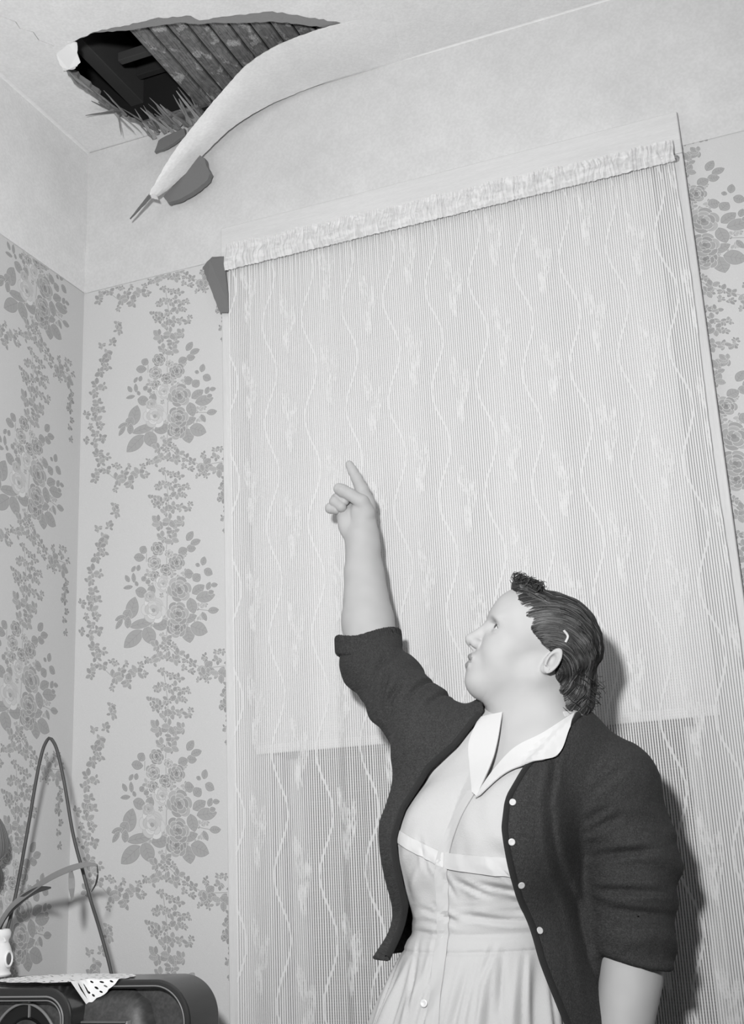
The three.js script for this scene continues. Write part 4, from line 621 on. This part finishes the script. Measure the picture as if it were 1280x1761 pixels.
// creases pressed into the cloth: segments x0, y0, x1, y1 seen from the front
const crease = (S, x, y, w, dep) => { let o = 0; for (const [ax, ay, bx, by] of S) { const ux = bx - ax, uy = by - ay, t = ((x - ax) * ux + (y - ay) * uy) / (ux * ux + uy * uy); if (t < -0.15 || t > 1.15) continue; const q = Math.abs((x - ax) * uy - (y - ay) * ux) / Math.sqrt(ux * ux + uy * uy); if (q > w * 3.5) continue; const e = Math.sin(Math.PI * clamp((t + 0.15) / 1.3, 0, 1)), k = q / w; o += e * dep * (Math.exp(-k * k) - 0.55 * Math.exp(-(k - 1.9) * (k - 1.9))); } return o; };
const FOLDS = [[1.013, 1.169, 1.023, 1.112], [1.029, 1.135, 1.071, 1.073], [1.078, 1.096, 1.136, 1.071], [1.118, 1.090, 1.190, 1.075], [1.150, 1.125, 1.186, 1.087], [1.003, 1.052, 1.078, 1.032], [1.089, 1.041, 1.182, 1.029], [1.135, 0.995, 1.114, 0.938], [1.114, 0.938, 1.106, 0.876], [0.995, 0.998, 0.988, 0.876], [1.182, 0.981, 1.176, 0.876], [1.149, 0.981, 1.143, 0.894], [1.032, 1.019, 1.024, 0.930], [1.029, 1.056, 1.073, 1.028]];
const FOLDS_L = [[1.281, 1.179, 1.329, 1.202], [1.282, 1.163, 1.343, 1.187], [1.282, 1.212, 1.364, 1.269], [1.282, 1.241, 1.327, 1.296], [1.281, 1.124, 1.387, 1.130], [1.285, 1.072, 1.389, 1.065], [1.297, 1.043, 1.394, 1.028]];
const FOLDS_R = [[0.898, 1.523, 0.876, 1.458], [0.948, 1.462, 0.922, 1.414], [0.989, 1.463, 0.959, 1.411], [1.025, 1.432, 1.008, 1.396], [0.916, 1.487, 0.903, 1.400]];
const FOLDS_F = [[1.256, 1.297, 1.244, 1.213], [1.244, 1.213, 1.243, 1.103], [1.243, 1.103, 1.257, 0.996], [1.257, 0.996, 1.275, 0.893]];
function dressD(x, y, z) {
  let d = trunk(x, y, z, 0.0); d = smin(d, rcone(x, y, z, [1.14, 1.315, 0.30], J.shR, 0.068, 0.076), 0.03); d = smin(d, rcone(x, y, z, [1.21, 1.305, 0.30], J.shL, 0.064, 0.074), 0.03);
  local(x, y, z); const xl = loc[0], zl = loc[2], an = Math.atan2(xl, zl);
  if (zl > -0.06) {
    if (zl > 0.02 && Math.abs(d) < 0.025) d += crease(FOLDS, x, y, 0.0045, 0.0030);
    const sk = sstep(1.005, 0.90, y), up = sstep(1.02, 1.05, y) * sstep(1.26, 1.12, y);
    d += sk * 0.0042 * (Math.sin(an * 17 + 1.6 * noise(an * 3, y * 3) + 2.2 * sstep(1.0, 0.8, y)) + 0.5 * Math.sin(an * 41 + 4 * noise(an * 5, y * 4, 2)));
    d += up * 0.0042 * (Math.sin(xl * 80 + (y - 1.05) * (xl < -0.01 ? -75 : 60) + 3 * noise(xl * 9, y * 9)) * sstep(0.02, 0.07, Math.abs(xl)) * (0.5 + noise(xl * 12, y * 12, 3)) + 0.9 * noise(xl * 30, y * 22, 4));
    d += 0.0045 * Math.exp(-Math.pow((y - 1.012 - 0.004 * noise(xl * 20, 1)) / 0.006, 2)) + 0.003 * Math.exp(-Math.pow((y - 0.985) / 0.0035, 2));
    d += 0.0022 * noise(xl * 16, y * 90, 6) * sstep(0.99, 1.01, y) * sstep(1.09, 1.03, y);
  }
  d = Math.max(d, -neckV(x, y, z)); d = smax(d, y - 1.40, 0.01); return Math.max(d, 0.36 - y, 0.955 - x - (y - 1.28) * 0.6 * (y > 1.28 ? 1 : 0) - (y < 1.2 ? 1 : 0));
}
// --- cardigan
const EDGE_R = [[0.90, 0.925], [0.98, 0.940], [1.06, 0.972], [1.17, 0.962], [1.22, 0.978], [1.285, 1.022], [1.325, 1.075], [1.36, 1.105], [1.40, 1.135], [1.5, 1.19]];
const EDGE_L = [[0.70, 1.300], [0.87, 1.243], [0.975, 1.208], [1.06, 1.183], [1.175, 1.176], [1.22, 1.182], [1.27, 1.207], [1.30, 1.234], [1.317, 1.252], [1.35, 1.284], [1.385, 1.302], [1.5, 1.31]];
const along = (T, y) => { let i = 0; while (i < T.length - 2 && y > T[i + 1][0]) i++; return lerp(T[i][1], T[i + 1][1], clamp((y - T[i][0]) / (T[i + 1][0] - T[i][0]), 0, 1)); };
function cardSolid(x, y, z) {
  let d = trunk(x, y, z, 0.012 + 0.012 * sstep(1.05, 0.95, y), 0.026 * sstep(1.30, 1.20, y) + 0.010);
  d = smin(d, rcone(x, y, z, [1.15, 1.325, 0.30], J.shR, 0.074, 0.088), 0.04); d = smin(d, rcone(x, y, z, [1.21, 1.305, 0.30], J.shL, 0.074, 0.084), 0.04);
  const E = J.elR; let r = smin(rcone(x, y, z, J.shR, E, 0.076, 0.063), rcone(x, y, z, E, [0.829, 1.61, 0.157], 0.0635, 0.0615), 0.02);
  // drape of the pulled-up front between upper arm and hem
  r = smin(r, rcone(x, y, z, [1.000, 1.29, 0.315], [0.967, 1.19, 0.33], 0.056, 0.055), 0.04);
  { const ax = E[0] - J.shR[0], ay = E[1] - J.shR[1], t = clamp(((x - J.shR[0]) * ax + (y - J.shR[1]) * ay) / (ax * ax + ay * ay), 0, 1.3), q = (x - J.shR[0]) * -ay + (y - J.shR[1]) * ax; r += 0.0036 * Math.sin(t * 17 + q * 45 + 3 * noise(x * 14, y * 14, z * 10)) * sstep(0.0, 0.25, t) * sstep(1.25, 0.9, t) + 0.003 * noise(x * 30, y * 30, z * 22); if (z > 0.2 && Math.abs(r) < 0.03) r += crease(FOLDS_R, x, y, 0.006, 0.006); }
  if (Math.abs(d) < 0.03 && z > 0.30) d += crease(FOLDS_F, x, y, 0.0055, 0.0045);
  d = smin(d, r, 0.035);
  let l = smin(rcone(x, y, z, J.shL, [1.343, 1.12, 0.288], 0.082, 0.073), rcone(x, y, z, [1.343, 1.12, 0.288], [1.323, 0.90, 0.302], 0.073, 0.066), 0.03);
  l += 0.0032 * Math.sin(y * 92 + 16 * (x - 1.3) + 4 * noise(x * 8, y * 6, z * 8)) * sstep(1.24, 1.15, y) + 0.002 * noise(x * 40, y * 50, z * 30);
  d = smin(d, rcone(x, y, z, [1.272, 1.13, 0.285], [1.268, 0.965, 0.295], 0.032, 0.030), 0.02);
  if (Math.abs(l) < 0.03 && z > 0.28) l += crease(FOLDS_L, x, y, 0.006, 0.006);
  l = smax(l, 0.957 - 0.28 * (x - 1.325) - y, 0.012);
  return smin(d, l, 0.018);
}
function cardD(x, y, z) {
  const s = cardSolid(x, y, z); let d = Math.max(s, -(s + 0.012));
  local(x, y, z); const front = loc[2] > -0.005, xr = along(EDGE_R, y) + 0.003 * Math.sin(y * 60), xl = along(EDGE_L, y);
  const open = Math.max(xr - x, x - xl, -0.02 - loc[2]); if (y > 0.5) d = smax(d, -open, 0.003); void front;
  d = Math.max(d, -rcone(x, y, z, [1.200, 1.340, 0.330], [1.228, 1.46, 0.345], 0.088, 0.105)); if (x > 1.05) d = Math.max(d, y - 1.44);
  // hem: her right front rides up with the arm
  const hem = lerp(0.972, 0.78, sstep(0.98, 1.2, x)); if (x < 1.2) d = Math.max(d, hem - y); d = Math.max(d, 0.78 - y);
  // sleeve ends
  if (x < 0.98 && y > 1.50) d = Math.max(d, y - (1.572 + 0.10 * (x - 0.833) - 0.010 * Math.cos((x - 0.833) * 40) + 0.05 * (0.16 - z)));
  return d;
}
// patches of cloth laid on a surface: (x, y) outline point, traced from the front along -z
function drape(D, x, y, z0 = 0.62, off = 0.003) { let z = z0; for (let i = 0; i < 90; i++) { const d = D(x, y, z); if (d < off) break; z -= Math.max(0.0006, (d - off) * 0.7); if (z < 0.1) break; } return [x, y, z]; }
function patch(D, quad, nu, nv, off, th) { return sheet(nu, nv, (u, v) => { const x = lerp(lerp(quad[0][0], quad[1][0], u), lerp(quad[3][0], quad[2][0], u), v), y = lerp(lerp(quad[0][1], quad[1][1], u), lerp(quad[3][1], quad[2][1], u), v); return drape(D, x, y, 0.62, off); }, th); }
function button(D, x, y, r, mat, parent, off = 0.001, name = 'button') { const p = drape(D, x, y, 0.62, off), e = 0.004, n = V(D(p[0] + e, p[1], p[2]) - D(p[0] - e, p[1], p[2]), D(p[0], p[1] + e, p[2]) - D(p[0], p[1] - e, p[2]), D(p[0], p[1], p[2] + e) - D(p[0], p[1], p[2] - e)).normalize(); const g = new THREE.LatheGeometry([[0, 0], [r, 0], [r * 1.02, r * 0.16], [r * 0.9, r * 0.3], [r * 0.6, r * 0.24], [0, r * 0.22]].map((q) => new THREE.Vector2(...q)), 18); g.applyQuaternion(new THREE.Quaternion().setFromUnitVectors(V(0, 1, 0), n)); g.translate(...p); return part(name, g, mat, parent); }
{
  const dress = part('dress', mergeGeometries([surfaceNets(dressD, [0.82, 0.80, 0.17], [1.34, 1.42, 0.56], 0.0045), surfaceNets(dressD, [0.70, 0.34, 0.10], [1.36, 0.81, 0.64], 0.010)]), M.dress, woman, 'pale cotton house dress with gathered skirt');
  const body = (x, y, z) => Math.min(dressD(x, y, z), skinAll(x, y, z));
  void body;
  part('yoke_band', patch(dressD, [[0.955, 1.190], [1.056, 1.142], [1.054, 1.118], [0.955, 1.168]], 24, 5, 0.0022, 0.002), M.dressWhite, dress, 'lighter band across the bodice');
  part('yoke_band', patch(dressD, [[1.060, 1.142], [1.185, 1.128], [1.185, 1.098], [1.060, 1.116]], 24, 5, 0.0022, 0.002), M.dressWhite, dress);
  const twoEdge = (D, inn, out, nu, nv, off, th) => { const A = curve(inn.map((p) => [...p, 0])), B = curve(out.map((p) => [...p, 0])); return sheet(nu, nv, (u, v) => { const p = A.getPoint(u).lerp(B.getPoint(u), v); return drape(D, p.x, p.y, 0.62, off + 0.002 * v); }, th); };
  const bodyD = (x, y, z) => Math.min(trunk(x, y, z, 0.0), dressD(x, y, z)), overD = (x, y, z) => { const e = along(EDGE_L, y); return smin(trunk(x, y, z, 0.0), cardSolid(x, y, z) + lerp(0.030, 0, sstep(e - 0.030, e + 0.004, x)), 0.012); };
  part('collar', twoEdge(bodyD, [[1.160, 1.372], [1.154, 1.325], [1.145, 1.285], [1.126, 1.228]], [[1.115, 1.368], [1.098, 1.322], [1.102, 1.284], [1.116, 1.236]], 24, 12, 0.004, 0.0022), M.dressWhite, dress, 'white pointed collar');
  part('collar', twoEdge(overD, [[1.286, 1.362], [1.236, 1.330], [1.184, 1.307], [1.153, 1.276], [1.122, 1.228]], [[1.282, 1.336], [1.260, 1.289], [1.212, 1.279], [1.175, 1.266], [1.132, 1.232]], 40, 14, 0.006, 0.0022), M.dressWhite, dress);
  part('collar_stand', sheet(30, 5, (u, v) => { const a = lerp(0.75, -1.9, u), R = lerp(0.086, 0.080, v); return [1.206 + R * Math.cos(a), lerp(1.330, 1.366, v) + 0.020 * sstep(0.1, 0.8, u), 0.312 + R * Math.sin(a)]; }, 0.002), M.dressWhite, dress);
  part('placket', twoEdge(dressD, [[1.122, 1.240], [1.090, 1.190], [1.062, 1.125], [1.058, 1.060], [1.056, 1.000], [1.050, 0.90], [1.045, 0.80]], [[1.104, 1.240], [1.070, 1.190], [1.040, 1.125], [1.036, 1.060], [1.034, 1.000], [1.028, 0.90], [1.023, 0.80]], 70, 4, 0.0012, 0.0016), M.dressPlain, dress);
  for (const [x, y] of [[1.043, 1.060], [1.040, 1.008], [1.018, 0.912]]) button(dressD, x, y, 0.0062, M.pearl ??= new THREE.MeshPhysicalMaterial({ color: grey(204), roughness: 0.3, clearcoat: 0.6 }), dress);
  const card = part('cardigan', surfaceNets(cardD, [0.72, 0.74, 0.06], [1.46, 1.62, 0.56], 0.0050, 3), M.knit, woman, 'dark knitted cardigan worn open with pushed-up sleeves');
  for (const [x, y] of [[1.204, 1.270], [1.192, 1.215], [1.188, 1.153], [1.192, 1.086], [1.207, 1.015]]) button(cardD, x, y, 0.0056, M.pearl, card);
  // knitted edges of the opening
  const rib = (T, y0, y1, dx) => { const pts = []; for (let i = 0; i <= 46; i++) { const y = lerp(y0, y1, i / 46), x = along(T, y) + dx; const p = drape(cardSolid, x, y, 0.62, -0.002); if (p[2] < 0.24) break; pts.push(p); } return tube(pts, 0.0058, 110, 8); };
  part('knit_edge', rib(EDGE_L, 0.80, 1.358, 0.002), M.knit, card); part('knit_edge', rib(EDGE_R, 0.978, 1.375, -0.001), M.knit, card);
  // rolled cuff on the raised arm
  const cuff = surfaceNets((x, y, z) => { const r = rcone(x, y, z, [0.843, 1.45, 0.185], [0.823, 1.66, 0.150], 0.0705, 0.068) + 0.002 * noise(x * 30, y * 20, z * 30), yy = y - (1.556 + 0.06 * (x - 0.833) - 0.008 * Math.cos((x - 0.833) * 42)), band = Math.abs(yy) - 0.021; return smax(Math.max(r, -(r + 0.012)), band, 0.008) + 0.0006 * Math.sin(Math.atan2(x - 0.833, z - 0.165) * 90); }, [0.72, 1.49, 0.05], [0.96, 1.63, 0.30], 0.0034);
  part('cuff', cuff, M.knit, card, 'ribbed cuff pushed up to the elbow');
}
// shoes
for (const q of [-1, 1]) { const cx = 1.05 + q * 0.09 * YC, cz = 0.33 - q * 0.09 * YS, g = surfaceNets((x, y, z) => { const dx = x - cx, dz = z - cz, a = dx * YC - dz * YS, f = dx * YS + dz * YC; return Math.max(smin(ell(a, y, f, 0, 0.03, 0.09, 0.045, 0.045, 0.10), rcone(a, y, f, [0, 0.05, -0.02], [0, 0.02, 0.02], 0.04, 0.04), 0.03), 0.002 - y); }, [cx - 0.14, -0.01, cz - 0.12], [cx + 0.14, 0.12, cz + 0.26], 0.008); part('shoe', g, std(40, 0.4), woman); }
// ---------------------------------------------------------------- the flash lamp itself, on a stand beside the camera
{
  const dir = FLASH_AT.clone().sub(FLASH).normalize(), c = FLASH.clone().addScaledVector(dir, -0.05);
  const t = thing('flash_lamp', 'silver flash reflector on a thin stand beside the camera', 'flash lamp', [c.x, 0, c.z]);
  const dish = new THREE.LatheGeometry([[0.012, 0], [0.03, 0.004], [0.055, 0.018], [0.068, 0.04]].map((p) => new THREE.Vector2(...p)), 32); const qd = new THREE.Quaternion().setFromUnitVectors(V(0, 1, 0), dir); dish.applyQuaternion(qd); dish.translate(c.x, c.y, c.z); part('reflector', dish, std(200, 0.3, { metalness: 0.9 }), t);
  const bulb = new THREE.SphereGeometry(0.014, 20, 14); bulb.translate(c.x + dir.x * 0.02, c.y + dir.y * 0.02, c.z + dir.z * 0.02); part('bulb', bulb, new THREE.MeshStandardMaterial({ color: 0xffffff, emissive: 0xffffff, emissiveIntensity: 2 }), t);
  const e = c.clone().addScaledVector(dir, -0.004); part('stand_pole', tube([[e.x, e.y, e.z], [e.x - dir.x * 0.05, e.y - 0.06, e.z - dir.z * 0.05], [e.x - dir.x * 0.05, 0.7, e.z - dir.z * 0.05], [e.x - dir.x * 0.05, 0.02, e.z - dir.z * 0.05]], 0.008, 60, 8), std(60, 0.4), t);
  for (let k = 0; k < 3; k++) { const a = k * TAU / 3 + 0.5; part('leg', tube([[e.x - dir.x * 0.05, 0.3, e.z - dir.z * 0.05], [e.x - dir.x * 0.05 + Math.cos(a) * 0.25, 0.01, e.z - dir.z * 0.05 + Math.sin(a) * 0.25]], 0.007, 10, 6), std(60, 0.4), t); }
}
renderer.render(scene, camera);
